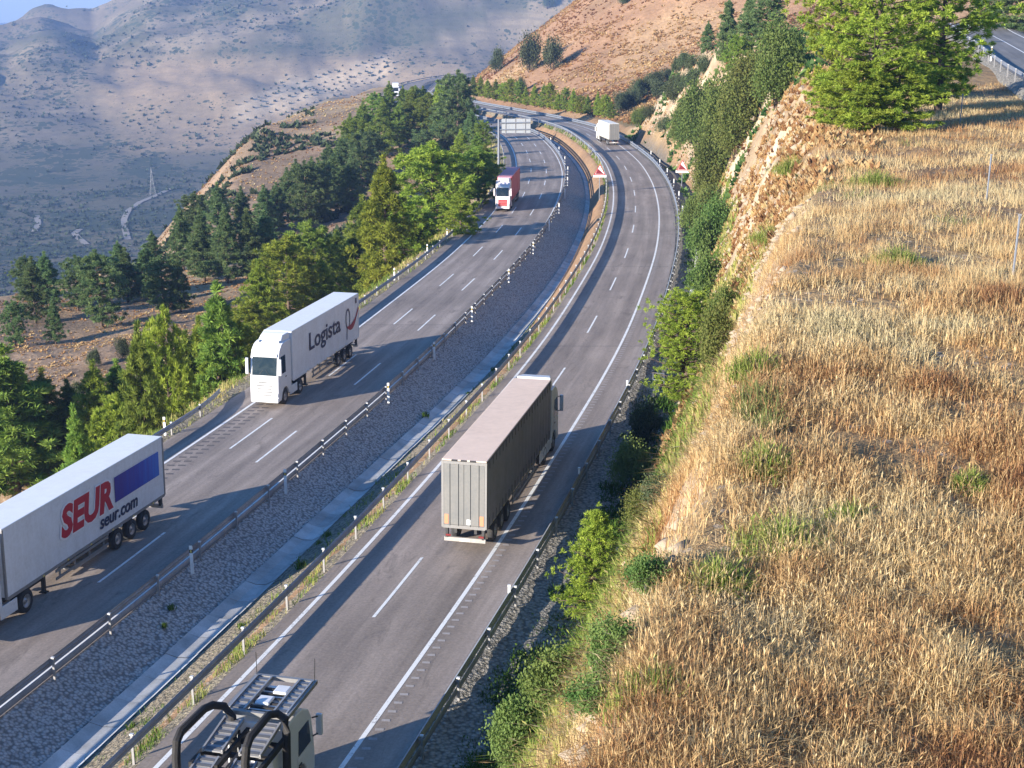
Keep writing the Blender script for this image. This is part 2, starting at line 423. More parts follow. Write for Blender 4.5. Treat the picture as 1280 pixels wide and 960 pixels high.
M['white_plastic'] = paint("white_plastic", (.80, .80, .78), .5, 0, .25, 6)
M['black_plastic'] = paint("black_plastic", (.02, .02, .022), .5, 0, .2, 4)
M['reflector'] = paint("reflector", (.75, .55, .12), .3, 0, .1, 4)

# ------------------------------------------------------------------ terrain
def build_terrain():
    az = np.concatenate([np.arange(-180, -24, 4.0), np.arange(-24, 24, .14), np.arange(24, 181, 4.0)])
    r = np.geomspace(6, 9000, 590)
    A, Rr = np.meshgrid(np.radians(az), r)
    X, Y = np.sin(A) * Rr, np.cos(A) * Rr
    Z, dr, sr, dl, sl = height(X, Y, True)
    gx = np.gradient(Z, axis=0) / np.gradient(Rr, axis=0)
    ga = np.gradient(Z, axis=1) / (Rr * np.gradient(A, axis=1))
    slope = np.hypot(gx, ga)
    n = fbm(X / 14, Y / 14, 81); nb = fbm(X / 45, Y / 45, 82); ns = fbm(X / 4, Y / 4, 83)
    C = np.zeros(X.shape + (3,)); C[:] = (.30, .20, .125)
    def put(mask, c):
        nonlocal C
        m = np.clip(mask, 0, 1)[..., None]; C = C * (1 - m) + np.array(c) * m
    R_ = dr > 0; Lf = dl > 0
    up = dr - 2.6
    # left spur: reddish soil with straw patches
    put(np.where(Lf, 1.0, 0), (.29, .21, .145)); put(np.where(Lf, sstep(.42, .56, nb), 0) * .9, (.38, .29, .18)); put(np.where(Lf, sstep(.52, .62, n), 0) * .6, (.15, .115, .08))
    put(np.where(Lf, sstep(2.5, 0, dl), 0), (.27, .23, .165))
    # right: plateau straw, cutting
    near = 1 - sstep(290, 330, sr)
    put(np.where(R_, near, 0), (.34, .24, .13))
    put(np.where(R_, near * sstep(.45, .6, n) * .6, 0), (.24, .15, .09))
    green = np.where(R_ & (sr < 140), sstep(7.5, 3.5, dr + 5 * (ns - .5)), 0)
    put(green, (.085, .105, .04))
    put(np.where(R_, sstep(2.6, 1.2, dr), 0), (.15, .14, .125))
    rock = np.where(R_ & (sr < 300), np.where(sr > 175, sstep(.35, .8, slope), sstep(.9, 1.5, slope)) * sstep(70, 95, sr) * sstep(2.5, 5, dr) * sstep(.28, .42, n + .25 * (ns - .5)), 0)
    put(rock, (.50, .41, .29)); put(rock * sstep(.48, .6, ns) * .8, (.30, .22, .14)); put(rock * sstep(.44, .36, ns) * .6, (.62, .53, .40))
    rock2 = np.where(R_ & (sr < 80), sstep(1.2, 1.9, slope) * sstep(5, 8, dr) * sstep(.5, .62, ns), 0)
    put(rock2 * .7, (.40, .31, .22))
    # brown hill beyond the bend
    hill = np.where(R_, sstep(300, 325, sr), 0)
    put(hill, (.33, .205, .125)); put(hill * sstep(.5, .65, nb) * .7, (.42, .29, .17)); put(hill * sstep(.56, .68, n) * .55, (.21, .14, .085))
    put(np.where(R_ & (sr > 276) & (sr < 345) & (dr > 5) & (dr < 70), .75, 0) * sstep(.3, .5, n), (.10, .10, .055))
    # far country
    far = sstep(560, 740, np.where(R_, Y, Y)) ; far = np.maximum(far, np.where(Lf, sstep(105, 170, dl) * sstep(430, 560, Y), 0))
    azv = X / np.maximum(Y, 1)
    put(far, (.165, .142, .10)); put(far * sstep(.47, .56, fbm((X + .6 * Y) / 240, (Y - .6 * X) / 70, 91)) * .9, (.27, .225, .155)); put(far * sstep(.47, .57, fbm((X + .5 * Y) / 200, (Y - .5 * X) / 60, 92)) * .85, (.085, .09, .055))
    valley = far * sstep(-160, -178, Z) * np.where(azv < -.12, 1.0, 0)
    put(far * sstep(-90, -120, Z) * sstep(-178, -165, Z) * .6, (.25, .205, .145)); put(valley * .8, (.12, .115, .075))
    tan = far * sstep(-184, -174, Z) * sstep(-88, -112, Z) * sstep(-.31, -.25, azv) * sstep(.0, -.05, azv) * sstep(1300, 1420, Y)
    put(tan * (.6 + .4 * sstep(.40, .55, fbm((X + .5 * Y) / 160, (Y - .5 * X) / 55, 97))), (.33, .25, .155))
    zc = np.interp(azv, [-.20, -.184, -.09, -.07], [-152, -147, -112, -106])
    field = far * sstep(15, 9, np.abs(Z - zc)) * sstep(-.20, -.185, azv) * sstep(-.075, -.09, azv) * sstep(1300, 1420, Y)
    put(field, (.50, .40, .27))
    scr = np.zeros(X.shape + (4,)); scr[..., 3] = 1
    scr[..., 0] = far * (.62 + .38 * valley) * (1 - .9 * field) * (1 - .45 * tan); scr[..., 1] = (1 - far) * np.where(Lf | (sr < 110), 1.0, .4)
    v = np.stack([X, Y, Z], -1).reshape(-1, 3)
    f = grid_faces(len(r), len(az))
    cc = np.concatenate([C, np.ones(X.shape + (1,))], -1).reshape(-1, 4)
    o = link("terrain", np_mesh("terrain", v, f[:, ::-1], M['terrain'], {"ground": cc, "scrub": scr.reshape(-1, 4)}, True))
    tag(o, kind="structure"); return o
build_terrain()

# ------------------------------------------------------------------ carriageways, median and verges
def strip(name, fn, zf, prof, ys, mat, parent=None, kind="structure", wob=0.0, seed=3):
    """prof: list of (offset, height) across; swept along the road"""
    P = np.array(prof, float); ys = np.asarray(ys, float)
    X = fn(ys)[:, None] + P[None, :, 0]; Yg = np.repeat(ys[:, None], len(P), 1); Z = zf(ys)[:, None] + P[None, :, 1]
    if wob: Z = Z + wob * (fbm(X / .9, Yg / .9, seed, 3) - .5)
    att = np.stack([np.repeat(P[None, :, 0], len(ys), 0), Yg, Z * 0, Z * 0 + 1], -1).reshape(-1, 4)
    v = np.stack([X, Yg, Z], -1).reshape(-1, 3)
    o = link(name, np_mesh(name, v, grid_faces(len(ys), len(P)), mat, {"road": att}, True), parent)
    if kind and parent is None: tag(o, kind=kind)
    return o
YS = np.concatenate([np.arange(-30, 330, 1.5), np.arange(330, 741, 3.0)])
YF = np.concatenate([np.arange(-10, 150, .4), np.arange(150, 330, 1.2), np.arange(330, 741, 3.0)])
lin = lambda a, b, n: list(np.linspace(a, b, n))
road_r = strip("road_right", CR, zr, [(o, -.02 if o in (-3.45, 4.7) else 0) for o in lin(-3.45, 4.7, 18)], YS, M['asphalt'])
road_l = strip("road_left", CL, zl, [(o, 0) for o in lin(-6.75, 2.95, 20)], YS, M['asphalt'])
# the median: from the left carriageway down over crushed stone to a concrete ditch, then up a dirt bank
_dy, _dd = smooth_curve([38, 58, 75, 97, 134, 191, 260, 330, 500], [-7.9, -8.0, -7.8, -7.35, -6.6, -5.9, -5.6, -5.5, -5.6], 12)
def XD(y): return CR(y) + np.interp(y, _dy, _dd)
def median(name, f0, f1, ys, mat, n, wob=0, seed=7):
    t = np.linspace(0, 1, n)
    x0, z0 = f0(ys); x1, z1 = f1(ys)
    X = x0[:, None] + (x1 - x0)[:, None] * t; Yg = np.repeat(ys[:, None], n, 1); Z = z0[:, None] + (z1 - z0)[:, None] * t
    if wob: Z = Z + wob * (fbm(X / .5, Yg / .5, seed, 3) - .5) * np.sin(np.pi * np.clip(t, 0, 1))[None] ** .3
    o = link(name, np_mesh(name, np.stack([X, Yg, Z], -1).reshape(-1, 3), grid_faces(len(ys), n), mat, None, True)); return tag(o, kind="structure")
E_L = lambda y: (CL(y) + 2.9, zl(y) - .03)
D_A = lambda y: (XD(y) - .75, np.minimum(zl(y) - .72, zl(y) - .40 * (XD(y) - .75 - CL(y) - 2.9)))
D_Az = lambda y: D_A(y)[1]
median("median_gravel_slope", E_L, lambda y: (D_A(y)[0] + .02, D_Az(y) - .14), YF, M['gravel'], 16, .22)
E_R = lambda y: (CR(y) - 3.4, zr(y) - .05)
median("median_dirt_bank", lambda y: (XD(y) + .61, D_Az(y) + .045), E_R, YF, M['dirt'], 12, .14, 9)
ditch = link("ditch", bpy.data.meshes.new("ditch")); tag(ditch, kind="structure")
_ditch_mats = [_concrete("ditch_concrete_%d" % i, tuple(q * k for q in (.52, .51, .485)), tuple(q * k for q in (.32, .315, .295))) for i, k in enumerate((.86, 1.0, 1.12))]
def ditch_slabs():
    """precast slabs of the ditch, one after another with open joints"""
    y = -8.0; i = 0; rnd = random.Random(4)
    while y < 420:
        L = 1.9 if y < 130 else (3.8 if y < 230 else 9.0)
        a, b = np.array([y + .008]), np.array([y + L - .008]); mb = MB()
        prof = [(-.75, .02), (-.70, .06), (-.25, -.12), (.20, -.14), (.55, .04), (.66, .10), (.66, -.1), (-.75, -.1)]
        dz = rnd.uniform(-.012, .012); p = []
        for yy in (a, b):
            x0, z0 = float(XD(yy)[0]), float(D_Az(yy)[0]); p.append([(x0 + q[0], float(yy[0]), z0 + q[1] + dz) for q in prof])
        for k in range(len(prof) - 3): mb.quad(p[0][k], p[0][k + 1], p[1][k + 1], p[1][k])
        mb.quad(p[0][0], p[1][0], p[1][7], p[0][7])
        mb.build("slab", _ditch_mats[i % 3 if rnd.random() < .7 else rnd.randrange(3)], ditch); y += L; i += 1
ditch_slabs()
strip("verge_right", CR, zr, [(4.68, -.03), (5.3, -.08), (6.2, -.14), (7.2, -.2), (8.2, -.3), (9.6, -.75)], YF, M['verge'], wob=.18)
strip("verge_left", CL, zl, [(-9.4, -.9), (-8.4, -.35), (-7.6, -.12), (-7.1, -.07), (-6.73, -.03)], YF, M['dirt'], wob=.14)

# markings: solid edge lines and broken lane lines
def line_strip(name, fn, zf, off, w, y0, y1, parent):
    ys = np.arange(y0, y1, 1.5 if y1 < 360 else 2.0)
    return strip(name, fn, zf, [(off - w / 2, .006), (off + w / 2, .006)], ys, M['roadpaint'], parent)
line_strip("edge_line", CR, zr, -LANE_R, .17, -20, 735, road_r)
line_strip("edge_line", CR, zr, LANE_R + .05, .17, -20, 735, road_r)
line_strip("edge_line", CL, zl, -2 * LANE_L, .17, -20, 735, road_l)
line_strip("edge_line", CL, zl, 2.55, .15, -20, 735, road_l)
def dashes(fn, zf, off, y0, parent, L=6.2, per=16.9, w=.13):
    y = y0
    while y < 420:
        ys = np.linspace(y, y + L, 5); strip("lane_dash", fn, zf, [(off - w / 2, .006), (off + w / 2, .006)], ys, M['roadpaint'], parent); y += per
dashes(CR, zr, 0, 49.6 - 3 * 17.2, road_r, 6.3, 17.25)
dashes(CL, zl, 0, 56.3 - 3 * 17.3, road_l, 6.2, 17.25)
dashes(CL, zl, -LANE_L, 75.8 - 4 * 17.1, road_l, 6.4, 17.15)
# milled rumble marks outside the right edge line (far too many to count apart: one part)
def rumble():
    mb = MB(); y = 24.0
    while y < 150:
        x = float(CR(y)); z = float(zr(y)) + .005
        mb.quad((x + 3.08, y, z), (x + 3.36, y - .02, z), (x + 3.36, y + .13, z), (x + 3.08, y + .15, z)); y += .62
    o = mb.build("rumble_marks", M['rumble'], road_r); tag(o, kind="stuff")
M['rumble'] = paint("worn_rumble_marks", (.36, .33, .32), .8, 0, .5, 4)
rumble()
def rumble_left():
    mb = MB(); y = 66.0
    while y < 92:
        x = float(CL(y)) - 2 * LANE_L; z = float(zl(y)) + .005
        for a in (.35, .95): mb.quad((x + a, y, z), (x + a + .42, y - .02, z), (x + a + .42, y + .2, z), (x + a, y + .22, z))
        y += .75
    tag(mb.build("tyre_marks", M['tyre_mark'], road_l), kind="stuff")
M['tyre_mark'] = paint("dark_tyre_marks", (.10, .09, .09), .8, 0, .4, 4)
rumble_left()
for y in (97, 131, 152, 168, 193, 214, 243, 268):      # sealed transverse joints
    strip("sealed_joint", CR, zr, [(-3.3, .004), (-1.5, .0041), (1.5, .0041), (4.4, .004)], [y, y + .10], M['tyre_mark'], road_r)
for y in (110, 150, 205, 240): strip("sealed_joint", CL, zl, [(-6.4, .004), (-3, .0041), (1.5, .0041), (2.8, .004)], [y, y + .10], M['tyre_mark'], road_l)

# ------------------------------------------------------------------ crash barriers
M['post_cap'] = paint('pale_post_cap', (.62, .62, .62), .5, .2, .3, 5)
BEAM = [(.0, .43), (.012, .455), (.075, .49), (.08, .53), (.012, .565), (.0, .59), (.012, .615), (.08, .65), (.075, .69), (.012, .725), (.0, .75)]
def _post_mesh(h=.74):
    mb = MB()
    mb.box(-.05, -.042, -.03, .03, -.35, h); mb.box(-.042, .03, -.03, -.022, -.35, h); mb.box(-.042, .03, .022, .03, -.35, h)
    mb.cur = 1; mb.box(-.07, .05, -.045, .045, h, h + .05); return mb.mesh("barrier_post", [M['galv_dull'], M['post_cap']])
def _spacer_mesh():
    mb = MB(); mb.box(.03, .09, -.06, .06, .52, .66); return mb.mesh("spacer", M['galv_dull'])
POST_ME, SPACER_ME = _post_mesh(), _spacer_mesh()
def barrier(label, fn, zf, off, side, y0, y1, step=4.0, endcurl=False, rise=0.0, screen=False, group="steel crash barriers along the carriageways"):
    """side +1: beam on the +x side of its posts"""
    root = empty("crash_barrier", (float(fn(y0)) + off, y0, float(zf(y0)))); tag(root, label, "crash barrier", group)
    ys = np.concatenate([np.arange(y0, min(y1, 340), 2.0), np.arange(max(340, y0), y1 + .1, 4.0)]) if y1 > 340 else np.arange(y0, y1 + .1, 2.0)
    xs = fn(ys) + off; zs = zf(ys) + rise; h = np.gradient(xs, ys)
    nx = side / np.sqrt(1 + h ** 2); ny = -side * h / np.sqrt(1 + h ** 2)
    prof = np.array(BEAM); back = prof[::-1] - np.array([.006, 0])
    P = np.concatenate([prof, back]); V = []
    for i in range(len(ys)):
        dz = 0.0; dl_ = 0.0
        if endcurl and i >= len(ys) - 4: k = (i - len(ys) + 5) / 4; dl_ = -side * .9 * k * k; dz = -.25 * k * k
        q = .09 + P[:, 0]
        V.append(np.stack([xs[i] + nx[i] * q + dl_, ys[i] + ny[i] * q, zs[i] + P[:, 1] + dz], -1))
    V = np.array(V); n, k = V.shape[:2]
    f = []
    for i in range(n - 1):
        for j in range(k):
            f.append((i * k + j, i * k + (j + 1) % k, (i + 1) * k + (j + 1) % k, (i + 1) * k + j))
    b = link("beam", np_mesh("beam", V.reshape(-1, 3) - np.array(root.location), np.array(f), M['galv'], None, False), root)
    if screen:      # lower continuous screen below the beam
        SP = np.array([(.0, .06), (.02, .10), (.0, .34), (-.008, .34), (.012, .10), (-.008, .06)]); V = []
        for i in range(len(ys)): q = .10 + SP[:, 0]; V.append(np.stack([xs[i] + nx[i] * q, ys[i] + ny[i] * q, zs[i] + SP[:, 1]], -1))
        V = np.array(V); n, k = V.shape[:2]; f = [(i * k + j, i * k + (j + 1) % k, (i + 1) * k + (j + 1) % k, (i + 1) * k + j) for i in range(n - 1) for j in range(k)]
        link("lower_screen", np_mesh("lower_screen", V.reshape(-1, 3) - np.array(root.location), np.array(f), M['galv'], None), root)
    y = y0 + 1.0
    while y < y1 - 1:
        p = link("post", POST_ME, root); x = float(fn(y)) + off; hh = float(np.interp(y, ys, h))
        p.location = Vector((x, y, float(zf(y)) + rise)) - root.location; p.rotation_euler = (0, 0, -math.atan(hh) + (0 if side > 0 else math.pi))
        if y < 150:
            s = link("spacer", SPACER_ME, p)
        y += step if y < 200 else step * 2
    return root
barrier("low steel crash barrier beside the dirt strip, left of the grey truck's carriageway", CR, zr, -3.78, 1, -10, 690, 4.0, rise=.04)
barrier("steel crash barrier on the shoulder right of the grey truck", CR, zr, 5.12, -1, -10, 690, 4.0, rise=-.0, screen=True)
barrier("steel crash barrier above the gravel slope of the median, nearest the lettered trucks", CL, zl, 3.12, -1, -10, 690, 4.0, rise=.04, screen=True)
barrier("short steel crash barrier behind the trailer with red letters, ending by the pines", CL, zl, -7.05, 1, 10, 88, 4.0, True, rise=-.06)
barrier("steel crash barrier at the foot of the pines beside the red truck", CL, zl, -7.05, 1, 106, 690, 4.0, rise=-.06)

# delineator posts behind and on the barriers
def _delin():
    mb = MB(); mb.prism([(-.03, 0), (.03, 0), (.03, 1.02), (-.03, 1.08)], -.07, .07); a = mb.mesh("marker_body", M['white_plastic'])
    mb = MB(); mb.box(-.074, .074, -.034, .034, .80, .93); b = mb.mesh("marker_band", M['black_plastic'])
    mb = MB(); mb.box(-.03, .03, -.038, -.033, .82, .91); c = mb.mesh("marker_reflector", M['reflector']); return a, b, c
DEL = _delin()
ORD = 'first second third fourth fifth sixth seventh eighth ninth tenth eleventh twelfth thirteenth fourteenth fifteenth sixteenth seventeenth eighteenth nineteenth twentieth twenty-first twenty-second twenty-third twenty-fourth twenty-fifth'.split()
def delineator(p, label, group, h=1.0):
    r = empty("marker_post", p); r.scale = (1, 1, h); tag(r, label, "marker post", group)
    link("body", DEL[0], r)
    if p[1] < 160: b = link("black_band", DEL[1], r); link("reflector", DEL[2], b)
    return r
med_y = [(57.5, "white marker post beside the barrier, nearest the trailer with red letters"), (68.5, "white marker post at the barrier, second from the trailer with red letters"),
         (86.5, "white marker post at the median barrier level with the lettered lorry's cab"), (98.5, "white marker post at the median barrier level with the lettered trailer")]
for y, lb in med_y:
    delineator((float(CL(y)) + 3.42, y, float(zl(y)) - .15), lb, "marker posts along the median barrier", 1.25)
for k, y in enumerate([112, 130, 147, 164, 180, 196, 212, 228, 246, 266, 288]):
    delineator((float(CL(y)) + 3.42, y, float(zl(y)) - .15), "small white marker post on the median barrier of the bend, %s from the front" % ORD[k], "marker posts along the bend of the median barrier", 1.2)
for k, y in enumerate([79, 118, 131, 146, 158]):
    delineator((float(CL(y)) - 7.45, y, float(zl(y)) - .2), ("white marker post behind the short barrier between both lettered trailers" if k == 0 else "white marker post below the sunlit pines, %s from the lettered lorry" % ORD[k - 1]), "marker posts below the pines", 1.15)
for k, y in enumerate([168, 183, 198, 213, 228, 243]):
    delineator((float(CR(y)) + 5.6, y, float(zr(y)) - .2), "small white marker post behind the outer barrier, %s from the right warning sign" % ORD[k], "marker posts on the outer bend", 1.25)
# reflectors standing on the right-hand barrier
def _cap():
    mb = MB(); mb.box(-.05, .05, -.03, .03, 0, .30); mb.box(-.06, .06, -.04, .04, .30, .36); return mb.mesh("barrier_reflector", M['white_plastic'])
CAP = _cap()
for k, (y, lb) in enumerate([(50.5, "small white reflector on the right barrier below the young pine"), (65.5, "small white reflector on the right barrier level with the grey trailer's rear"), (83, "small white reflector on the right barrier beside the grey truck's cab"), (104, "small white reflector on the right barrier next to the round bushy pine")]):
    o = link("barrier_reflector", CAP); o.location = (float(CR(y)) + 5.0, y, float(zr(y)) + .68); tag(o, lb, "reflector", "reflectors on the right barrier")

# ------------------------------------------------------------------ road signs
M['sign_red'] = paint("sign_red", (.50, .022, .03), .4, 0, .12, 3)
M['sign_white'] = paint("sign_white", (.82, .82, .80), .4, 0, .1, 3)
M['sign_dark'] = paint("sign_dark_red", (.20, .012, .02), .5, 0, .1, 3)
M['sign_back'] = paint("sign_back_aluminium", (.42, .44, .46), .45, .2, .3, 2)
def warning_sign(p, label, H=3.6, S=1.6):
    r = empty("warning_sign", p, 0); tag(r, label, "road sign", "triangular descent warning signs")
    mb = MB(); mb.tube([(0, .03, -.4), (0, .03, H)], .05, 8); mb.build("post", M['galv'], r)
    def tri(y0, y1, k, cz):
        w = S / 2 * k; h = S * .92 * k; zb = cz - h * .36
        pts = [(-w, zb), (w, zb), (0, zb + h)]
        m = MB(); n = 3; m.v = [(a, y0, b) for a, b in pts] + [(a, y1, b) for a, b in pts]
        m.f = [(0, 1, 2), (5, 4, 3)] + [(i, i + 3, (i + 1) % 3 + 3, (i + 1) % 3) for i in range(3)]; m.mi = [0] * 5; return m
    cz = H - S * .30
    mb = MB(); mb.box(-S * .56, S * .56, -.02, .0, cz - S * .52, cz - S * .32); mb.build("plate", M['sign_white'], r)
    t1 = tri(-.045, -.022, 1.0, cz).build("triangle", M['sign_red'], r)
    tri(-.052, -.0455, .80, cz).build("white_field", M['sign_white'], t1)
    m = MB(); zb = cz - S * .8 * .92 * .36 * .92; w = S * .36
    m.v = [(-w, -.058, zb), (w, -.058, zb), (-w * .42, -.058, zb + S * .44), (-w, -.0525, zb), (w, -.0525, zb), (-w * .42, -.0525, zb + S * .44)]
    m.f = [(0, 1, 2), (5, 4, 3)] + [(i, i + 3, (i + 1) % 3 + 3, (i + 1) % 3) for i in range(3)]; m.mi = [0] * 5
    m.build("slope_symbol", M['sign_dark'], t1); return r
g1, g2 = 191.0, 196.0
warning_sign((float(CR(g1)) - 4.7, g1, float(zr(g1)) - .6), "red triangular descent sign standing in the median between the carriageways", 4.0)
warning_sign((float(CR(g2)) + 6.6, g2, float(zr(g2)) - .3), "red triangular descent sign right of the outer barrier in front of the green slope", 3.8)

def gantry_sign():
    y = 243.0; x = float(CL(y)) - 7.9; z = float(zl(y))
    r = empty("overhead_sign", (x, y, z)); tag(r, "pale overhead direction sign seen from behind on a tall grey post", "road sign")
    mb = MB(); mb.tube([(0, 0, -1), (0, 0, 7.6)], [.22, .16], 10); mb.build("post", M['galv'], r)
    mb = MB(); mb.tube([(0, 0, 7.0), (5.4, .0, 7.1)], .11, 8); mb.tube([(0, 0, 5.9), (5.4, .0, 5.95)], .09, 8); mb.build("arm", M['galv'], r)
    for i in range(4):
        mb = MB(); mb.box(.5 + i * 1.22, .5 + i * 1.22 + 1.2, .14, .18, 5.3, 7.7); mb.build("panel", M['sign_back'], r)
    for i in range(3):
        mb = MB(); mb.box(1.1 + i * 1.65, 1.2 + i * 1.65, .06, .14, 5.2, 7.8); mb.build("bracket", M['galv_dull'], r)
gantry_sign()

# ------------------------------------------------------------------ concrete kerb of the slope gutter, ladder frame, fence posts, service road
def gutter():
    ys = np.arange(114, 158, 1.5); mb = MB(); pr = [(-.22, -.2), (-.22, .55), (-.1, .62), (.1, .62), (.22, .5), (.22, -.2)]
    rows = [[(float(CR(y)) + 7.1 + a, y, float(zr(y)) - .1 + b) for a, b in pr] for y in ys]
    for a, b in zip(rows[:-1], rows[1:]):
        for k in range(5): mb.quad(a[k], b[k], b[k + 1], a[k + 1])
    mb.quad(*rows[0]); mb.quad(*rows[-1][::-1])
    o = mb.build("gutter_wall", M['concrete_pale']); tag(o, "narrow pale concrete gutter wall behind the right barrier below the bushes", "wall")
gutter()
def frame_rack():
    y = 86.0; x = float(CR(y)) + 6.6; r = empty("pipe_frame", (x, y, float(zr(y)) - .25), -.3)
    tag(r, "small pale pipe frame on the gravel verge beside the round pine", "pipe frame")
    mb = MB(); mb.tube([(-.35, 0, -.1), (-.35, 0, 1.0), (.35, 0, 1.0), (.35, 0, -.1)], .035, 6); mb.build("hoop", M['galv'], r)
    mb = MB(); mb.tube([(-.35, 0, .55), (.35, 0, .55)], .03, 6); mb.build("crossbar", M['galv'], r)
    mb = MB(); mb.tube([(-.6, -.9, .12), (.5, -1.1, .1), (1.0, -1.2, .06)], .04, 6); mb.tube([(-.2, -.6, .1), (.6, -1.6, .06)], .04, 6); mb.build("loose_pipe", M['galv'], r)
frame_rack()
def fence_post(u, v, h, label):
    p = ground_at(u, v); r = empty("fence_post", p); tag(r, label, "fence post", "fence posts in the dry grass")
    mb = MB(); mb.tube([(0, 0, -.3), (.015 * h, 0, h)], .032, 6); mb.build("pole", M['galv'], r)
    mb = MB(); mb.lathe_x([(-.04, .0), (-.04, .04), (.04, .04), (.04, 0)], 6, .015 * h, 0, h); mb.build("cap", M['galv_dull'], r)
fence_post(1266, 345, 1.75, "thin bare metal fence post in the dry grass, nearest of the right edge")
fence_post(1233, 250, 1.75, "thin metal fence post in the dry grass, middle of three")
fence_post(1200, 152, 1.6, "short metal fence post by the pine's shaded edge, farthest of three")

def service_road():
    # the old road on the plateau, top right
    a, b = np.array([35.8, 92.0]), np.array([61.0, 205.0]); t = np.linspace(-.35, 1.8, 90)
    cx, cy = a[0] + (b[0] - a[0]) * t, a[1] + (b[1] - a[1]) * t
    d = (b - a) / np.linalg.norm(b - a); n = np.array([d[1], -d[0]])
    zc = np.array([float(height(np.array([cx[i] + 1.5]), np.array([cy[i]]))[0]) for i in range(len(t))])
    k = np.ones(15) / 15; zc = np.convolve(np.pad(zc, 7, 'edge'), k, 'valid') + .45
    def st(name, offs, mat, dz, parent=None):
        V = np.stack([np.stack([cx + n[0] * o, cy + n[1] * o, zc + z + dz], -1) for o, z in offs], 1)
        att = np.stack([np.repeat(np.array([[o for o, _ in offs]]), len(t), 0), np.repeat(cy[:, None], len(offs), 1), np.zeros((len(t), len(offs))), np.ones((len(t), len(offs)))], -1)
        return link(name, np_mesh(name, V.reshape(-1, 3), grid_faces(len(t), len(offs)), mat, {"road": att.reshape(-1, 4)}, True), parent)
    r = st("service_road", [(o, 0) for o in np.linspace(-.5, 7.0, 10)], M['asphalt_side'], 0); tag(r, kind="structure")
    tag(st("service_road_shoulder", [(-2.6, -1.6), (-1.4, -.25), (-.48, -.02)], M['verge'], 0), kind="structure")
    tag(st("service_road_bank", [(6.98, -.02), (8.0, -.2), (10.5, -1.6)], M['verge'], 0), kind="structure")
    st("edge_line", [(0.0, 0), (.15, 0)], M['roadpaint'], .006, r); st("centre_line", [(3.2, 0), (3.33, 0)], M['roadpaint'], .006, r); st("edge_line", [(6.4, 0), (6.55, 0)], M['roadpaint'], .006, r)
    root = empty("crash_barrier", (float(cx[20]), float(cy[20]), float(zc[20]))); tag(root, "steel crash barrier beside the small upper road at the top right corner", "crash barrier")
    V = []; P = np.array(BEAM + [(q[0] - .006, q[1]) for q in reversed(BEAM)]); idx = range(0, 44)
    for i in idx: V.append(np.stack([cx[i] + n[0] * (-1.0 + P[:, 0]), cy[i] + n[1] * (-1.0 + P[:, 0]), zc[i] + P[:, 1] + .05], -1))
    V = np.array(V) - np.array(root.location); k = V.shape[1]; f = [(i * k + j, i * k + (j + 1) % k, (i + 1) * k + (j + 1) % k, (i + 1) * k + j) for i in range(len(V) - 1) for j in range(k)]
    link("beam", np_mesh("beam", V.reshape(-1, 3), np.array(f), M['galv'], None), root)
    for i in range(1, 44, 2):
        p = link("post", POST_ME, root); p.location = Vector((cx[i] - n[0] * 1.1, cy[i] - n[1] * 1.1, zc[i] + .05)) - root.location
    for i, lb in ((31, "white marker post at the near edge of the upper road"), (38, "white marker post at the far edge of the upper road")):
        o = 6.9 if i == 38 else -.9
        delineator((cx[i] + n[0] * o, cy[i] + n[1] * o, zc[i] - .05), lb, "marker posts of the upper road", 1.3)
    # warning disc on a short post, seen beside the road
    i = 40; q = empty("round_sign", (cx[i] - n[0] * 1.2, cy[i] - n[1] * 1.2, zc[i])); tag(q, "small round sign seen edge-on beside the upper road", "road sign")
    mb = MB(); mb.tube([(0, 0, -.3), (0, 0, 1.9)], .04, 6); mb.build("post", M['galv'], q)
    mb = MB(); mb.lathe_x([(-.02, 0), (-.02, .45), (.02, .45), (.02, 0)], 18, 0, 0, 1.6); d_ = mb.build("disc", M['sign_back'], q); d_.rotation_euler = (0, 0, math.radians(70))
service_road()

# ------------------------------------------------------------------ lorries
M['white_paint'] = paint("white_truck_paint", (.72, .72, .72), .32, 0, .16, .7, (.35, .32, .28))
M['white_trailer'] = paint("white_trailer_skin", (.76, .77, .79), .4, 0, .34, .8, (.40, .37, .33))
M['grey_paint'] = paint("grey_truck_paint", (.62, .62, .62), .4, 0, .25, .8)
M['roof_dusty'] = paint("dusty_trailer_roof", (.82, .63, .50), .95, 0, .4, .35, (.55, .42, .33), .08)
M['roof_white'] = paint("white_trailer_roof", (.80, .80, .76), .6, 0, .22, .4, (.5, .46, .4))
M['curtain_grey'] = paint("grey_curtain", (.20, .185, .215), .65, 0, .6, .6, (.12, .11, .10))
M['door_grey'] = paint("grey_trailer_door", (.165, .165, .16), .5, 0, .35, .8, (.30, .26, .22))
M['alu'] = paint("aluminium_frame", (.30, .29, .28), .5, .4, .4, 2)
M['rust_strip'] = paint("orange_marking_strip", (.62, .25, .12), .5, 0, .4, 5, (.35, .2, .15))
M['rubber'] = paint("tyre_rubber", (.022, .022, .023), .85, 0, .35, 5, (.09, .08, .07))
M['rim'] = paint("steel_rim", (.42, .42, .43), .4, .6, .45, 4)
M['chassis'] = paint("chassis_black", (.035, .035, .037), .7, 0, .5, 3, (.13, .115, .10))
M['red_curtain'] = paint("red_tarpaulin", (.46, .045, .07), .55, 0, .25, .5, (.4, .2, .2))
M['red_roof'] = paint("faded_red_roof", (.62, .24, .27), .65, 0, .3, .4, (.5, .3, .3))
M['cream'] = paint("cream_trailer_skin", (.78, .74, .64), .5, 0, .2, .5)
M['navy'] = paint("navy_print", (.022, .025, .07), .5, 0, .05, 3)
M['seur_red'] = paint("red_print", (.46, .012, .03), .45, 0, .06, 3)
M['white_print'] = paint("white_print", (.82, .80, .82), .45, 0, .06, 3)
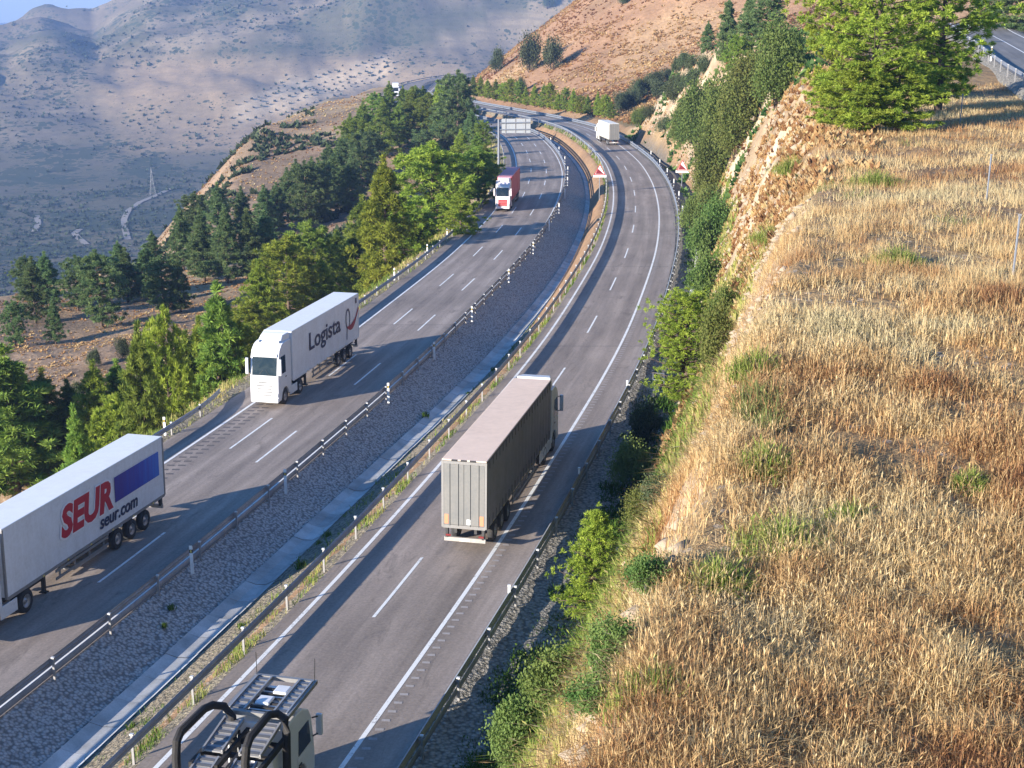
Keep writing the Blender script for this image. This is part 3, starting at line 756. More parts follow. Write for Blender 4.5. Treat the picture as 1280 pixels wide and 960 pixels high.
def _blue_panel():
    t = NT("blue_print_panel"); v = t.coord("Object"); g = t.new("ShaderNodeSeparateXYZ"); t.l.new(v, g.inputs[0])
    n = t.noise(t.coord("Object", (1, 3.2, .3)), 1.1, 3); f = t.math('ADD', t.math('MULTIPLY', g.outputs[1], -.15), t.math('ADD', t.math('MULTIPLY', n, .7), .30))
    t.base(t.ramp(f, [(.0, (.06, .04, .26)), (.3, (.035, .06, .40)), (.55, (.02, .13, .55))]), .4, 0, .4); return t.m
M['blue_panel'] = _blue_panel()
M['swirl_red'] = paint("dark_red_print", (.30, .012, .035), .5, 0, .05, 3)
def _glass():
    t = NT("tinted_glass"); v = t.coord("Object"); n = t.noise(v, 1.3, 4, .6, .6)
    t.base(t.ramp(n, [(.4, (.008, .010, .012)), (.62, (.025, .027, .025)), (.74, (.10, .10, .09))]), .08, 0, .6); return t.m
M['glass'] = _glass()
M['lamp_white'] = paint("headlamp_lens", (.72, .74, .76), .15, .3, .05, 6)
M['lamp_red'] = paint("rear_lamp_lens", (.20, .02, .02), .3, 0, .1, 6)
M['perforated'] = None

M['bumper'] = paint('dusty_bumper', (.42, .38, .34), .7, 0, .5, 3)
def _wheel_meshes():
    a = MB(); a.lathe_x([(-.14, .26), (-.15, .40), (-.12, .48), (-.05, .50), (.05, .50), (.12, .48), (.15, .40), (.14, .26)], 22); ty = a.mesh("tyre", M['rubber'], True)
    a = MB(); a.lathe_x([(.13, .29), (.145, .27), (.06, .23), (.05, .13), (.11, .10), (.12, .0)], 18)
    a.lathe_x([(-.13, .29), (-.145, .27), (-.06, .23), (-.05, .13), (-.11, .10), (-.12, .0)], 18); ri = a.mesh("rim", M['rim'], True)
    a = MB(); a.lathe_x([(.11, .0), (.16, .0), (.16, .045), (.11, .05)], 8); a.lathe_x([(-.11, .0), (-.16, .0), (-.16, .045), (-.11, .05)], 8); hu = a.mesh("hub", M['rim'])
    return ty, ri, hu
WH = _wheel_meshes()
def wheel(parent, x, y, r=.52, w=1.0):
    e = link("wheel", WH[0], parent); e.location = (x, y, r); e.scale = (w, r / .5, r / .5)
    link("rim", WH[1], e); link("hub", WH[2], e); return e

def text_mesh(body, size, bold=0.0, shear=0.0, space=1.0):
    c = bpy.data.curves.new("lettering", 'FONT'); c.body = body; c.size = size; c.offset = bold; c.shear = shear; c.space_character = space; c.extrude = .006; c.resolution_u = 3
    o = bpy.data.objects.new("lettering", c); col.objects.link(o)
    dg = bpy.context.evaluated_depsgraph_get(); me = bpy.data.meshes.new_from_object(o.evaluated_get(dg)); bpy.data.objects.remove(o)
    co = np.empty(len(me.vertices) * 3, np.float32); me.vertices.foreach_get("co", co); co = co.reshape(-1, 3)
    return me, co
def lettering(name, body, mat, parent, x, y_start, y_end, z0, z1, bold=0, shear=0, sidesign=-1, space=1.0, lift=.012):
    """letters on a truck side; text fitted between y_start (first letter) and y_end and between z0 and z1"""
    me, co = text_mesh(body, 1.0, bold, shear, space)
    mn, mx = co.min(0), co.max(0)
    a = (co[:, 0] - mn[0]) / (mx[0] - mn[0]); b = (co[:, 1] - mn[1]) / (mx[1] - mn[1])
    new = np.stack([x + sidesign * (lift + (co[:, 2] - mn[2])), y_start + (y_end - y_start) * a, z0 + (z1 - z0) * b], -1)
    me.vertices.foreach_set("co", new.astype(np.float32).ravel()); me.materials.clear(); me.materials.append(mat); me.update()
    return link(name, me, parent)
def ribbon(name, pts, wid, mat, parent, x, lift=.012):
    """flat painted stroke on the left side of a trailer: pts are (y,z), wid the half width"""
    mb = MB(); L = []
    P = [Vector((a, b)) for a, b in pts]
    for i, p in enumerate(P):
        t = (P[min(i + 1, len(P) - 1)] - P[max(i - 1, 0)]).normalized(); n = Vector((-t.y, t.x)); w = wid[i] if hasattr(wid, '__len__') else wid
        L.append((p + n * w, p - n * w))
    for (a, b), (c, d) in zip(L[:-1], L[1:]): mb.quad((x - lift, a.x, a.y), (x - lift, b.x, b.y), (x - lift, d.x, d.y), (x - lift, c.x, c.y))
    return mb.build(name, mat, parent)

def cab(root, yb, yf, W, Hc, Ht, body, grille=None, visor=None, right_side=True, zb=.42, detail=True, wr=.52):
    """tractor cab: body with wheel arch, glass, grille, lamps, mirrors, roof fairing"""
    w = W / 2; ya = yf - 1.15; zw0 = Hc * .50; zw1 = Hc * .80
    arc = [(ya + .62 * math.cos(a), wr + .62 * math.sin(a)) for a in np.linspace(.15, math.pi - .15, 8)]
    prof = [(yf + .04, zb), (yf + .06, zb + .5), (yf + .02, zw0), (yf - .16, zw1), (yf - .34, Hc * .90), (yf - .75, Hc * .975), (yf - 1.2, Hc), (yb, Hc), (yb, .95), (ya - .9, .85), (ya - .72, .6)] + [q for q in reversed(arc)] + [(ya + .72, zb)]
    mb = MB(); mb.prism(prof, -w, w); c = mb.build("cab", body, root, bevel=.10, seg=3)
    if Ht > Hc + .05:
        mb = MB(); k = w * .93
        mb.hexa([(-k, yb + .02, Hc - .04), (k, yb + .02, Hc - .04), (k * .9, yf - .85, Hc - .06), (-k * .9, yf - .85, Hc - .06), (-k, yb + .02, Ht), (k, yb + .02, Ht), (k * .82, yb + .75, Ht - .06), (-k * .82, yb + .75, Ht - .06)])
        mb.build("roof_fairing", body, root, bevel=.06)
    def face(name, pts, mat, off=.015, parent=c):
        m = MB(); n = (Vector(pts[1]) - Vector(pts[0])).cross(Vector(pts[3]) - Vector(pts[0])).normalized() * off
        m.hexa([Vector(p) - n * .5 for p in pts] + [Vector(p) + n for p in pts]); return m.build(name, mat, parent, bevel=.008 if detail else 0)
    def sl(z): return np.interp(z, [zb + .5, zw0, zw1, Hc * .90, Hc * .975], [yf + .06, yf + .02, yf - .16, yf - .34, yf - .75])
    z0, z1 = zw0 + .06, zw1 - .02; k = w * .86
    # seen from the front the outward normal is +y: order points counter-clockwise from outside
    face("windscreen", [(k, sl(z0), z0), (-k, sl(z0), z0), (-k, sl(z1), z1), (k, sl(z1), z1)], M['glass'], .02)
    if detail:
        for s in (-1, 1):
            mm = MB(); mm.tube([(s * k * .45, sl(z0) + .03, z0 + .02), (s * k * .1, sl(z0 + .35) + .03, z0 + .35)], .012, 5); mm.build("wiper", M['black_plastic'], c)
    z2, z3 = zw1 + .01, zw1 + Hc * .05
    face("sun_visor", [(k, sl(z2) + .05, z2), (-k, sl(z2) + .05, z2), (-k, sl(z3) + .03, z3), (k, sl(z3) + .03, z3)], visor or M['black_plastic'], .05)
    # grille
    gz0, gz1 = Hc * .20, Hc * .40
    if grille == 'slots':
        for i in range(5):
            z = gz0 + (gz1 - gz0) * i / 4; kk = w * (.50 + .05 * (i % 2)) * (.8 if i == 4 else 1); m = MB(); m.box(-kk, kk, yf + .02, yf + .075, z, z + .045); m.build("grille_slot", M['black_plastic'], c)
    else:
        m = MB(); m.box(-w * .62, w * .62, yf + .02, yf + .072, gz0 - .1, gz1 + .02); g = m.build("grille", grille or M['black_plastic'], c, bevel=.02)
        for i in range(4):
            z = gz0 + (gz1 - gz0) * i / 4; m = MB(); m.box(-w * .58, w * .58, yf + .072, yf + .095, z, z + .05); m.build("grille_bar", M['alu'], g)
    m = MB(); m.box(-w * .97, w * .97, yf - .05, yf + .10, zb - .06, zb + .26); bmp = m.build("front_bumper", body, root, bevel=.05)
    m = MB(); m.box(-.26, .26, yf + .10, yf + .115, zb + .06, zb + .17); m.build("number_plate", M['sign_white'], bmp)
    for s in (-1, 1):
        m = MB(); m.box(min(s * w * .62, s * w * .95), max(s * w * .62, s * w * .95), yf + .02, yf + .09, zb + .30, zb + .55); m.build("headlight", M['lamp_white'], c, bevel=.03)
        # side window and door
        zz0, zz1 = zw0 + .08, zw1 - .02; xs = s * w
        m = MB(); m.hexa([(xs - .01, yf - 1.25, zz0), (xs - .01, yf - .28, zz0), (xs + .012 * s, yf - .28, zz0), (xs + .012 * s, yf - 1.25, zz0), (xs - .01, yf - 1.2, zz1), (xs - .01, yf - .42, zz1), (xs + .012 * s, yf - .42, zz1), (xs + .012 * s, yf - 1.2, zz1)]) if s > 0 else m.hexa([(xs + .012 * s, yf - 1.25, zz0), (xs + .012 * s, yf - .28, zz0), (xs + .01, yf - .28, zz0), (xs + .01, yf - 1.25, zz0), (xs + .012 * s, yf - 1.2, zz1), (xs + .012 * s, yf - .42, zz1), (xs + .01, yf - .42, zz1), (xs + .01, yf - 1.2, zz1)])
        m.build("side_window", M['glass'], c)
        m = MB(); m.box(min(xs, xs + s * .02), max(xs, xs + s * .02), yf - 1.32, yf - .22, 1.25, zw0 + .02); d = m.build("door", body, c, bevel=.012)
        m = MB(); m.box(min(xs + s * .02, xs + s * .045), max(xs + s * .02, xs + s * .045), yf - 1.28, yf - 1.08, zw0 - .22, zw0 - .17); m.build("handle", M['black_plastic'], d)
        # mirror
        m = MB(); m.tube([(xs, yf - .12, zw1 - .1), (xs + s * .16, yf + .08, zw1 - .12)], .025, 5); m.tube([(xs, yf - .1, zw0 + .15), (xs + s * .16, yf + .08, zw0 + .2)], .025, 5); a = m.build("mirror_arm", M['black_plastic'], root)
        m = MB(); m.box(xs + s * .15 - .1, xs + s * .15 + .1, yf + .02, yf + .15, zw0 + .12, zw1 - .05); m.build("mirror", body, a, bevel=.04)
        wheel(root, s * (w - .17), ya, wr)
        m = MB(); m.box(min(xs - s * .05, xs), max(xs - s * .05, xs), yb - 1.0, ya - .78, .42, .95); m.build("side_skirt", body, root, bevel=.02)
    if detail:
        m = MB(); m.box(-w * .40, w * .30, yf - 1.35, yf - 1.0, Hc - .02, Hc + .05); m.build("roof_hatch", M['black_plastic'], c, bevel=.02)
        for s in (-1, 1):
            m = MB(); m.box(s * w * .7 - .06, s * w * .7 + .06, yf - 1.0, yf - .8, Hc - .05, Hc + .09); m.build("roof_light", M['lamp_white'], c, bevel=.02)
    return c

def undercarriage(root, W, B, L, axles=(1.9, 3.2, 4.5), guard=True, legs=True):
    w = W / 2
    m = MB()
    for s in (-1, 1): m.box(s * w * .45 - .06, s * w * .45 + .06, .25, L - .2, B - .40, B - .02)
    for y in np.arange(.6, L, 1.6): m.box(-w * .9, w * .9, y, y + .08, B - .14, B - .03)
    m.build("chassis", M['chassis'], root)
    for y in axles:
        for s in (-1, 1): wheel(root, s * (w - .17), y, .50)
    for s in (-1, 1):
        m = MB(); m.box(s * (w - .17) - .15, s * (w - .17) + .15, axles[0] - .62, axles[-1] + .62, 1.04, 1.08); m.build("mudguard", M['chassis'], root)
        if guard:
            gd = MB(); gd.box(s * w * .97 - .02, s * w * .97 + .02, axles[-1] + .9, L - 3.6, .86, .98); gd.box(s * w * .97 - .02, s * w * .97 + .02, axles[-1] + .9, L - 3.6, .52, .64)
            for y in np.linspace(axles[-1] + 1.2, L - 4.0, 4): gd.box(s * w * .93 - .03, s * w * .93 + .03, y, y + .08, .5, B)
            gd.build("side_guard", M['alu'], root)
        if legs:
            m = MB(); m.box(s * w * .62 - .07, s * w * .62 + .07, L - 3.2, L - 3.05, .18, B - .1); m.box(s * w * .62 - .16, s * w * .62 + .16, L - 3.25, L - 3.0, .14, .19); m.build("landing_leg", M['chassis'], root)

def tractor_frame(root, W, L, yf):
    w = W / 2; m = MB()
    for s in (-1, 1): m.box(s * .38 - .05, s * .38 + .05, L - 3.4, yf - .4, .62, .92)
    m.build("tractor_chassis", M['chassis'], root)
    for s in (-1, 1): wheel(root, s * (w - .22), L - 1.35, .52, 1.5)
    for s in (-1, 1):
        m = MB(); m.tube([(s * (w - .3), L - .4, .70), (s * (w - .3), yf - 2.2, .70)], .28, 12); m.build("fuel_tank", M['alu'], root)

def box_trailer(root, W, H, B, L, skin, roofm, frame, doorm, rear_panels=2):
    w = W / 2
    m = MB(); m.box(-w + .012, w - .012, .03, L - .012, B, H - .05); m.build("trailer_box", skin, root, bevel=.015)
    m = MB(); m.box(-w - .004, w + .004, -.004, L + .004, H - .062, H); m.build("roof", roofm, root, bevel=.03)
    m = MB()
    for s in (-1, 1):
        m.box(s * (w - .035) - .05, s * (w - .035) + .05, -.02, .07, B - .06, H - .063); m.box(s * (w - .035) - .045, s * (w - .035) + .045, L - .08, L + .012, B - .06, H - .063)
        m.box(s * w - .012, s * w + .012, .072, L - .082, B - .12, B + .015)
    m.box(-w + .052, w - .052, -.016, .06, H - .2, H - .064); m.box(-w + .052, w - .052, -.016, .06, B - .10, B + .05)
    m.build("frame", frame, root)
    for k in range(rear_panels):
        x0 = -w + .08 + k * (W - .16) / rear_panels; x1 = x0 + (W - .16) / rear_panels - .012
        m = MB(); m.box(x0, x1, -.012, .028, B + .06, H - .21); d = m.build("rear_door", doorm, root, bevel=.01)
        for q in (.30, .72):
            xx = x0 + (x1 - x0) * q; m = MB(); m.tube([(xx, -.03, B + .02), (xx, -.03, H - .18)], .014, 6); m.build("lock_bar", doorm, d)
    m = MB(); m.box(-w * .93, w * .93, .12, .24, .48, .66); b = m.build("rear_bumper", M['bumper'], root, bevel=.01)
    for s in (-1, 1):
        m = MB(); m.box(s * w * .74 - .11, s * w * .74 + .11, .09, .125, .72, .80); m.build("rear_lamp", M['lamp_red'], root)
        m = MB(); m.box(s * w * .82 - .06, s * w * .82 + .06, .12, .3, .62, B); m.build("bumper_stay", M['chassis'], root)
    for s in (-1, 1):
        for k in range(6): m = MB(); m.box(s * (w + .016) - .012, s * (w + .016) + .012, 1.2 + k * (L - 2.0) / 6, 1.32 + k * (L - 2.0) / 6, B - .1, B - .04); m.build("side_marker", M['reflector'], root)
    m = MB(); m.box(-.24, .24, .10, .122, .52, .63); m.build("number_plate", M['sign_white'], b)

def placed(name, x, y, h, z, slope_sign, label):
    r = empty(name, (x, y, z), -h, 0.042 * slope_sign); return tag(r, label, "lorry")

# grey curtain-sided lorry driving away on the right carriageway
def grey_lorry():
    W, H, B, L = 1.95, 4.18, 1.22, 14.6; x, y = -2.05, 56.5
    r = placed("articulated_lorry", x, y, .212, float(zr(y)) + .0, -1, "grey curtain-sided lorry seen from behind, dusty beige roof, driving away")
    box_trailer(r, W, H, B, L, M['curtain_grey'], M['roof_dusty'], M['alu'], M['door_grey']); w = W / 2
    for s in (-1, 1):
        # rippled curtain hung from the roof rail
        ys = np.linspace(.09, L - .1, 120); zs = np.linspace(B - .05, H - .12, 7)
        Yg, Zg = np.meshgrid(ys, zs, indexing='ij'); off = .012 + .014 * np.sin(Yg * 8.5) * np.clip((H - .1 - Zg) / 2, .15, 1) + .01 * fbm(Yg * 1.3, Zg * 1.3, 19)
        V = np.stack([s * (w + off), Yg, Zg], -1).reshape(-1, 3)
        cu = link("curtain", np_mesh("curtain", V, grid_faces(120, 7), M['curtain_grey'], None, True), r)
        for k in range(22):
            yy = .45 + k * (L - .9) / 21
            m = MB(); m.box(min(s * (w + .03), s * (w + .042)), max(s * (w + .03), s * (w + .042)), yy - .025, yy + .025, H - .42, H - .10)
            m.build("strap", M['chassis'], cu)
            if s > 0: m = MB(); m.box(w + .03, w + .045, yy - .02, yy + .02, B - .14, B + .35); m.build("buckle", M['chassis'], cu)
        m = MB(); m.box(min(s * w * .70, s * w * .88), max(s * w * .70, s * w * .88), -.022, -.0125, B + .09, B + .52); m.build("marking_strip", M['rust_strip'], r)
    m = MB(); m.box(.12, .30, -.026, -.0125, B + .10, B + .34); m.build("notice", M['sign_white'], r)
    for k in range(3):
        m = MB(); m.box(-.55 + k * .4, -.3 + k * .4, -.03, .02, H - .07, H - .0); m.build("roof_marker", M['black_plastic'], r)
    undercarriage(r, W, B, L); tractor_frame(r, W, L, L + 2.3)
    cab(r, L + .35, L + 2.35, W, 3.55, 4.2, M['grey_paint'])
    m = MB(); m.box(w - .06, w + .0, L - 2.6, L - .2, .45, 1.12); m.build("side_skirt", M['white_paint'], r, bevel=.02)
grey_lorry()

# white lorry with LOGISTA lettering coming up the left carriageway
def lettered_lorry():
    W, H, B, L = 1.86, 4.40, 1.28, 13.6; x, y = -12.02, 100.43
    r = placed("articulated_lorry", x, y, 3.35, float(zl(y)), 1, "white lorry with dark lettering and a red swirl on its trailer")
    box_trailer(r, W, H, B, L, M['white_trailer'], M['roof_white'], M['white_paint'], M['white_paint'])
    undercarriage(r, W, B, L); tractor_frame(r, W, L, L + 2.35)
    cab(r, L + .22, L + 2.45, W, 4.02, 4.42, M['white_paint'], 'slots', M['white_paint'])
    s = -W / 2
    lettering("lettering", "Logista", M['navy'], r, s, 10.45, 4.1, 2.08, 3.62, .012, 0)
    t = np.linspace(0, 1, 30)
    loop = [(2.75 - .10 * k, 1.55 + .75 * k) for k in np.linspace(0, 1, 6)] + [(2.45 + .42 * math.sin(a), 2.98 - .68 * math.cos(a)) for a in np.linspace(.25, 2 * math.pi - .5, 24)]
    ribbon("swirl", loop, .075, M['navy'], r, s, .014)
    sw = [(2.62 - 2.55 * k, 2.42 - .28 * math.sin(k * math.pi) + .95 * k * k) for k in np.linspace(0, 1, 18)]
    ribbon("swirl_tail", sw, [.05 + .17 * math.sin(math.pi * min(k * 1.3, 1) * .9) for k in np.linspace(0, 1, 18)], M['swirl_red'], r, s, .018)
    m = MB(); m.box(s - .02, s - .013, .45, .75, H - .62, H - .25); m.build("door_sticker", M['navy'], r)
lettered_lorry()

# white trailer with red and blue print, left edge
def parcel_lorry():
    W, H, B, L = 1.80, 4.05, 1.17, 13.45; x, y = -17.66, 64.86
    r = placed("articulated_lorry", x, y, 3.38, float(zl(y)), 1, "white parcel lorry with big red letters and a blue panel, cut by the left edge")
    box_trailer(r, W, H, B, L, M['white_trailer'], M['roof_white'], M['alu'], M['white_trailer'])
    undercarriage(r, W, B, L, (2.0, 3.3, 4.6)); tractor_frame(r, W, L, L + 2.35)
    cab(r, L + .3, L + 2.4, W, 3.6, 4.0, M['white_paint']); s = -W / 2
    lettering("lettering", "SEUR", M['white_print'], r, s, 9.42, 4.82, 2.02, 3.60, .075, .18, lift=.010)
    lettering("lettering", "SEUR", M['seur_red'], r, s, 9.30, 4.94, 2.10, 3.52, .045, .18, lift=.020)
    m = MB(); m.box(s - .018, s - .012, .52, 4.72, 2.27, 3.44); m.build("blue_panel", M['blue_panel'], r)
    lettering("lettering", "seur.com", M['navy'], r, s, 6.15, 2.72, 1.46, 1.90, .02, .16)
    # pallet rack slung under the trailer, dusty timber
    m = MB(); m.box(-W * .48, W * .48, 5.6, 8.4, .42, .50); m.box(-W * .48, W * .48, 5.6, 8.4, .92, .98); k = m.build("pallet_rack", M['galv_dull'], r)
    for i in range(4):
        mm = MB(); mm.box(-W * .46, W * .46, 5.7 + i * .66, 6.26 + i * .66, .50, .62); mm.build("pallet", M['timber'], k)
M['timber'] = paint("pallet_timber", (.36, .25, .16), .8, 0, .4, 3)
parcel_lorry()

def red_lorry():
    W, H, B, L = 1.82, 4.15, 1.2, 13.0; yf = 180.5
    a = Vector((float(CL(yf)) - 3.78, yf)); b = Vector((float(CL(yf + 15.6)) - 3.72, yf + 15.4)); d = (a - b).normalized(); h = math.atan2(d.x, d.y)
    r = placed("articulated_lorry", b.x, b.y, h, float(zl(b.y)), 1, "red lorry with a pale cab coming round the three-lane bend")
    box_trailer(r, W, H, B, L, M['red_curtain'], M['red_roof'], M['red_curtain'], M['red_curtain'])
    undercarriage(r, W, B, L); tractor_frame(r, W, L, L + 2.35)
    cab(r, L + .22, L + 2.4, W, 3.75, 4.12, M['white_pink'], M['sign_red'], M['sign_white'])
M['white_pink'] = paint("pale_cab_paint", (.74, .66, .67), .4, 0, .2, .8)
red_lorry()

def cream_lorry():
    W, H, B, L = 1.85, 4.05, 1.2, 11.5; y = 267.2; x = float(CR(y)) + 1.75
    x2, y2 = float(CR(y + 11.5)) + 1.55, y + 11.5
    r = placed("articulated_lorry", x, y, math.atan2(x2 - x, y2 - y) - .05, float(zr(y)), -1, "distant cream box lorry driving away on the right bend")
    box_trailer(r, W, H, B, L, M['cream'], M['cream'], M['door_grey'], M['door_grey'])  # rear doors and frame coloured grey: shade on the lorry's back put into the colour
    undercarriage(r, W, B, L, (1.6, 2.9), False); tractor_frame(r, W, L, L + 2.3); cab(r, L + .3, L + 2.3, W, 3.3, 3.8, M['cream'])
cream_lorry()

def far_lorry():
    W, H, B, L = 2.0, 4.2, 1.2, 10.0; yf = 474.0; x = float(CL(yf)) - 3.0
    x2 = float(CL(yf + 12)) - 3.0; d = Vector((x - x2, -12)).normalized(); h = math.atan2(d.x, d.y)
    r = placed("articulated_lorry", x2, yf + 12, h, float(zl(yf + 12)), 1, "tiny white lorry far off on the upper bend beside dark rock")
    box_trailer(r, W, H, B, L, M['white_trailer'], M['roof_white'], M['white_paint'], M['white_paint']); undercarriage(r, W, B, L, (1.6, 2.9), False, False); tractor_frame(r, W, L, L + 2.2)
    cab(r, L + .2, L + 2.2, W, 3.6, 4.0, M['white_paint'], detail=False)
far_lorry()

# ------------------------------------------------------------------ car transporter at the bottom edge
def _perforated():
    t = NT("perforated_deck"); v = t.coord("Object"); n = t.noise(v, 2.0, 4)
    t.base(t.mix((.30, .29, .29), (.46, .45, .44), n), .5, .5, .4); return t.m
M['perforated'] = _perforated()
def deck_track(parent, x0, x1, pts, name="wheel_track"):
    """two raised lips and a ladder of pressed slots along a side path pts (y,z)"""
    m = MB()
    for (ya, za), (yb, zb) in zip(pts[:-1], pts[1:]):
        m.hexa([(x0, ya, za - .04), (x1, ya, za - .04), (x1, yb, zb - .04), (x0, yb, zb - .04), (x0, ya, za), (x1, ya, za), (x1, yb, zb), (x0, yb, zb)])
        for xa, xb in ((x0 - .02, x0 + .035), (x1 - .035, x1 + .02)):
            m.hexa([(xa, ya, za - .06), (xb, ya, za - .06), (xb, yb, zb - .06), (xa, yb, zb - .06), (xa, ya, za + .055), (xb, ya, za + .055), (xb, yb, zb + .055), (xa, yb, zb + .055)])
    t = m.build(name, M['perforated'], parent)
    for (ya, za), (yb, zb) in zip(pts[:-1], pts[1:]):
        n = max(2, int(math.hypot(yb - ya, zb - za) / .24))
        for i in range(n):
            f0, f1 = (i + .18) / n, (i + .62) / n; s = MB()
            y0, z0, y1, z1 = ya + (yb - ya) * f0, za + (zb - za) * f0, ya + (yb - ya) * f1, za + (zb - za) * f1
            s.hexa([(x0 + .07, y0, z0 + .002), (x1 - .07, y0, z0 + .002), (x1 - .07, y1, z1 + .002), (x0 + .07, y1, z1 + .002), (x0 + .07, y0, z0 + .022), (x1 - .07, y0, z0 + .022), (x1 - .07, y1, z1 + .022), (x0 + .07, y1, z1 + .022)])
            s.build("slat", M['chassis_grey'], t)
    return t
M['chassis_grey'] = paint("grey_steel_slat", (.15, .15, .155), .5, .3, .3, 3)
M['black_steel'] = paint("black_painted_steel", (.012, .011, .011), .75, 0, .2, 2, (.1, .08, .06))
def transporter():
    yf = 37.75; x = float(CR(yf)) + 1.42; h = .225
    r = empty("car_transporter", (x, yf, float(zr(yf))), -h, -.042); tag(r, "empty car transporter with white cab and black arches, cut by the bottom edge", "lorry")
    W = 1.85; w = W / 2; Hc = 2.85
    # local: front of cab at y = 0, going back to negative y
    cab(r, -2.0, 0.0, W, Hc, Hc, M['white_paint'])
    # flat loading peak above the cab
    pk = MB()
    for s in (-1, 1): pk.box(s * w - .05, s * w + .05, -2.02, .25, Hc + .22, Hc + .34)
    pk.box(-w - .05, w + .05, .18, .30, Hc + .222, Hc + .345); pk.box(-w - .05, w + .05, -2.08, -1.96, Hc + .218, Hc + .342); pk.box(-w, w, -1.1, -1.0, Hc + .20, Hc + .26)
    p = pk.build("peak_frame", M['alu'], r)
    m = MB(); m.box(-.36, .40, -1.9, -.15, Hc + .20, Hc + .23); m.build("peak_floor", M['roof_white'], r)
    m = MB(); m.box(-.02, .40, -.75, -.28, Hc + .24, Hc + .36); m.build("equipment_box", M['white_paint'], r, bevel=.04)
    m = MB(); m.box(-.30, .15, -1.45, -.95, Hc + .24, Hc + .34); m.build("equipment_box", M['white_paint'], r, bevel=.06)
    deck_track(r, -w + .06, -.40, [(-1.9, Hc + .30), (-1.2, Hc + .32), (.15, Hc + .32)]); deck_track(r, .46, w - .06, [(-1.9, Hc + .30), (-1.2, Hc + .32), (.15, Hc + .32)])
    # ramps behind the cab
    for x0, x1 in ((-w + .06, -.30), (.20, w - .12)):
        deck_track(r, x0, x1, [(-3.7, Hc - .05), (-2.2, Hc + .16)]); deck_track(r, x0 - .02, x1 - .02, [(-6.0, Hc - .50), (-3.85, Hc - .15)]); deck_track(r, x0 - .02, x1 - .02, [(-9.5, Hc - .75), (-6.4, Hc - .58)])
    m = MB()
    for y in (-2.65, -3.4, -4.2, -5.0, -6.3): m.box(-w, w, y - .06, y + .06, Hc - .40 + .08 * (y + 6) / 3.5, Hc - .28 + .08 * (y + 6) / 3.5)
    m.build("cross_member", M['black_steel'], r)
    # arches: thick black tubes from the chassis over the deck
    hoops = ([(-1.28, -4.42, .6), (-1.30, -4.40, 2.9), (-1.31, -4.30, 3.30), (-1.30, -4.05, 3.47), (-1.22, -2.75, 3.50), (-1.10, -2.45, 3.48), (-.85, -2.25, 3.38), (-.62, -2.25, 3.10), (-.60, -2.3, .8)],
             [(.58, -4.25, .6), (.60, -4.2, 2.9), (.60, -4.1, 3.25), (.60, -3.85, 3.42), (.62, -2.6, 3.46), (.78, -2.35, 3.40), (1.00, -2.32, 3.25), (1.06, -2.42, 2.9), (1.08, -2.55, .7)])
    for pts in hoops:
        a = MB(); a.tube(pts, .125, 8); a.build("arch", M['black_steel'], r, bevel=.02)
    for x0 in (-.95, -.22, .12, .98):
        a = MB(); a.box(x0 - .05, x0 + .05, -4.3, -2.1, Hc - .30, Hc - .12); a.build("ramp_beam", M['black_steel'], r)
    for k in range(6):
        a = MB(); a.box(-.36, .40, -1.9 + k * .28, -1.8 + k * .28, Hc + .235, Hc + .29); a.build("peak_rung", M['black_steel'], r)
    for s in (-1, 1):
        a = MB(); a.tube([(s * .12, -3.0, .9), (s * .12, -4.6, Hc - .1)], .07, 8); a.build("hydraulic_ram", M['black_steel'], r)
        a = MB(); a.tube([(s * .3, -2.5, .9), (s * .3, -2.55, Hc)], .05, 8); a.build("upright", M['black_steel'], r)
        a = MB(); a.tube([(s * w * .98, .22, Hc + .3), (s * w * 1.0, .24, Hc + 1.05)], .012, 5); a.build("aerial", M['black_steel'], r)
        wheel(r, s * (w - .18), -4.6, .48, 1.4)
    m = MB(); m.box(-.5, .5, -9.5, -1.9, .62, .9); m.build("chassis", M['chassis'], r)
    m = MB(); m.box(w * .35, w - .04, -3.0, -2.1, .95, Hc - .55); m.build("tool_locker", M['white_paint'], r, bevel=.03)
    m = MB(); m.box(-w * .95, w * .95, -9.5, -3.4, .98, 1.06); m.build("lower_deck", M['chassis_grey'], r)
transporter()

# ------------------------------------------------------------------ vegetation prototypes
M['bark'] = paint("pine_bark", (.13, .085, .06), .95, 0, .5, 6, (.05, .04, .035))
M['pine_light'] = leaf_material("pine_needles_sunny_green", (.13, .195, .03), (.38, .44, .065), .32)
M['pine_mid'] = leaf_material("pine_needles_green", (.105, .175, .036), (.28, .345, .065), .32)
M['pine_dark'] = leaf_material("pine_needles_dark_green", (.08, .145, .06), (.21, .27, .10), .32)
M['leaf_green'] = leaf_material("broad_leaves_green", (.07, .125, .034), (.21, .25, .075), .35, .09)
M['leaf_dark'] = leaf_material("shrub_leaves_dark", (.045, .068, .036), (.11, .13, .066), .2)

def tri_arrays(P0, P1, side, w):
    """thin pointed blades: base pair and tip -> one quad as two triangles (4 verts)"""
    n = len(P0); V = np.empty((n, 4, 3)); mid = P0 + (P1 - P0) * .55
    V[:, 0] = P0; V[:, 1] = mid + side * w[:, None]; V[:, 2] = P1; V[:, 3] = mid - side * w[:, None]
    return V.reshape(-1, 3), np.arange(n * 4).reshape(n, 4)

def unit(v): return v / np.maximum(np.linalg.norm(v, axis=-1, keepdims=True), 1e-9)

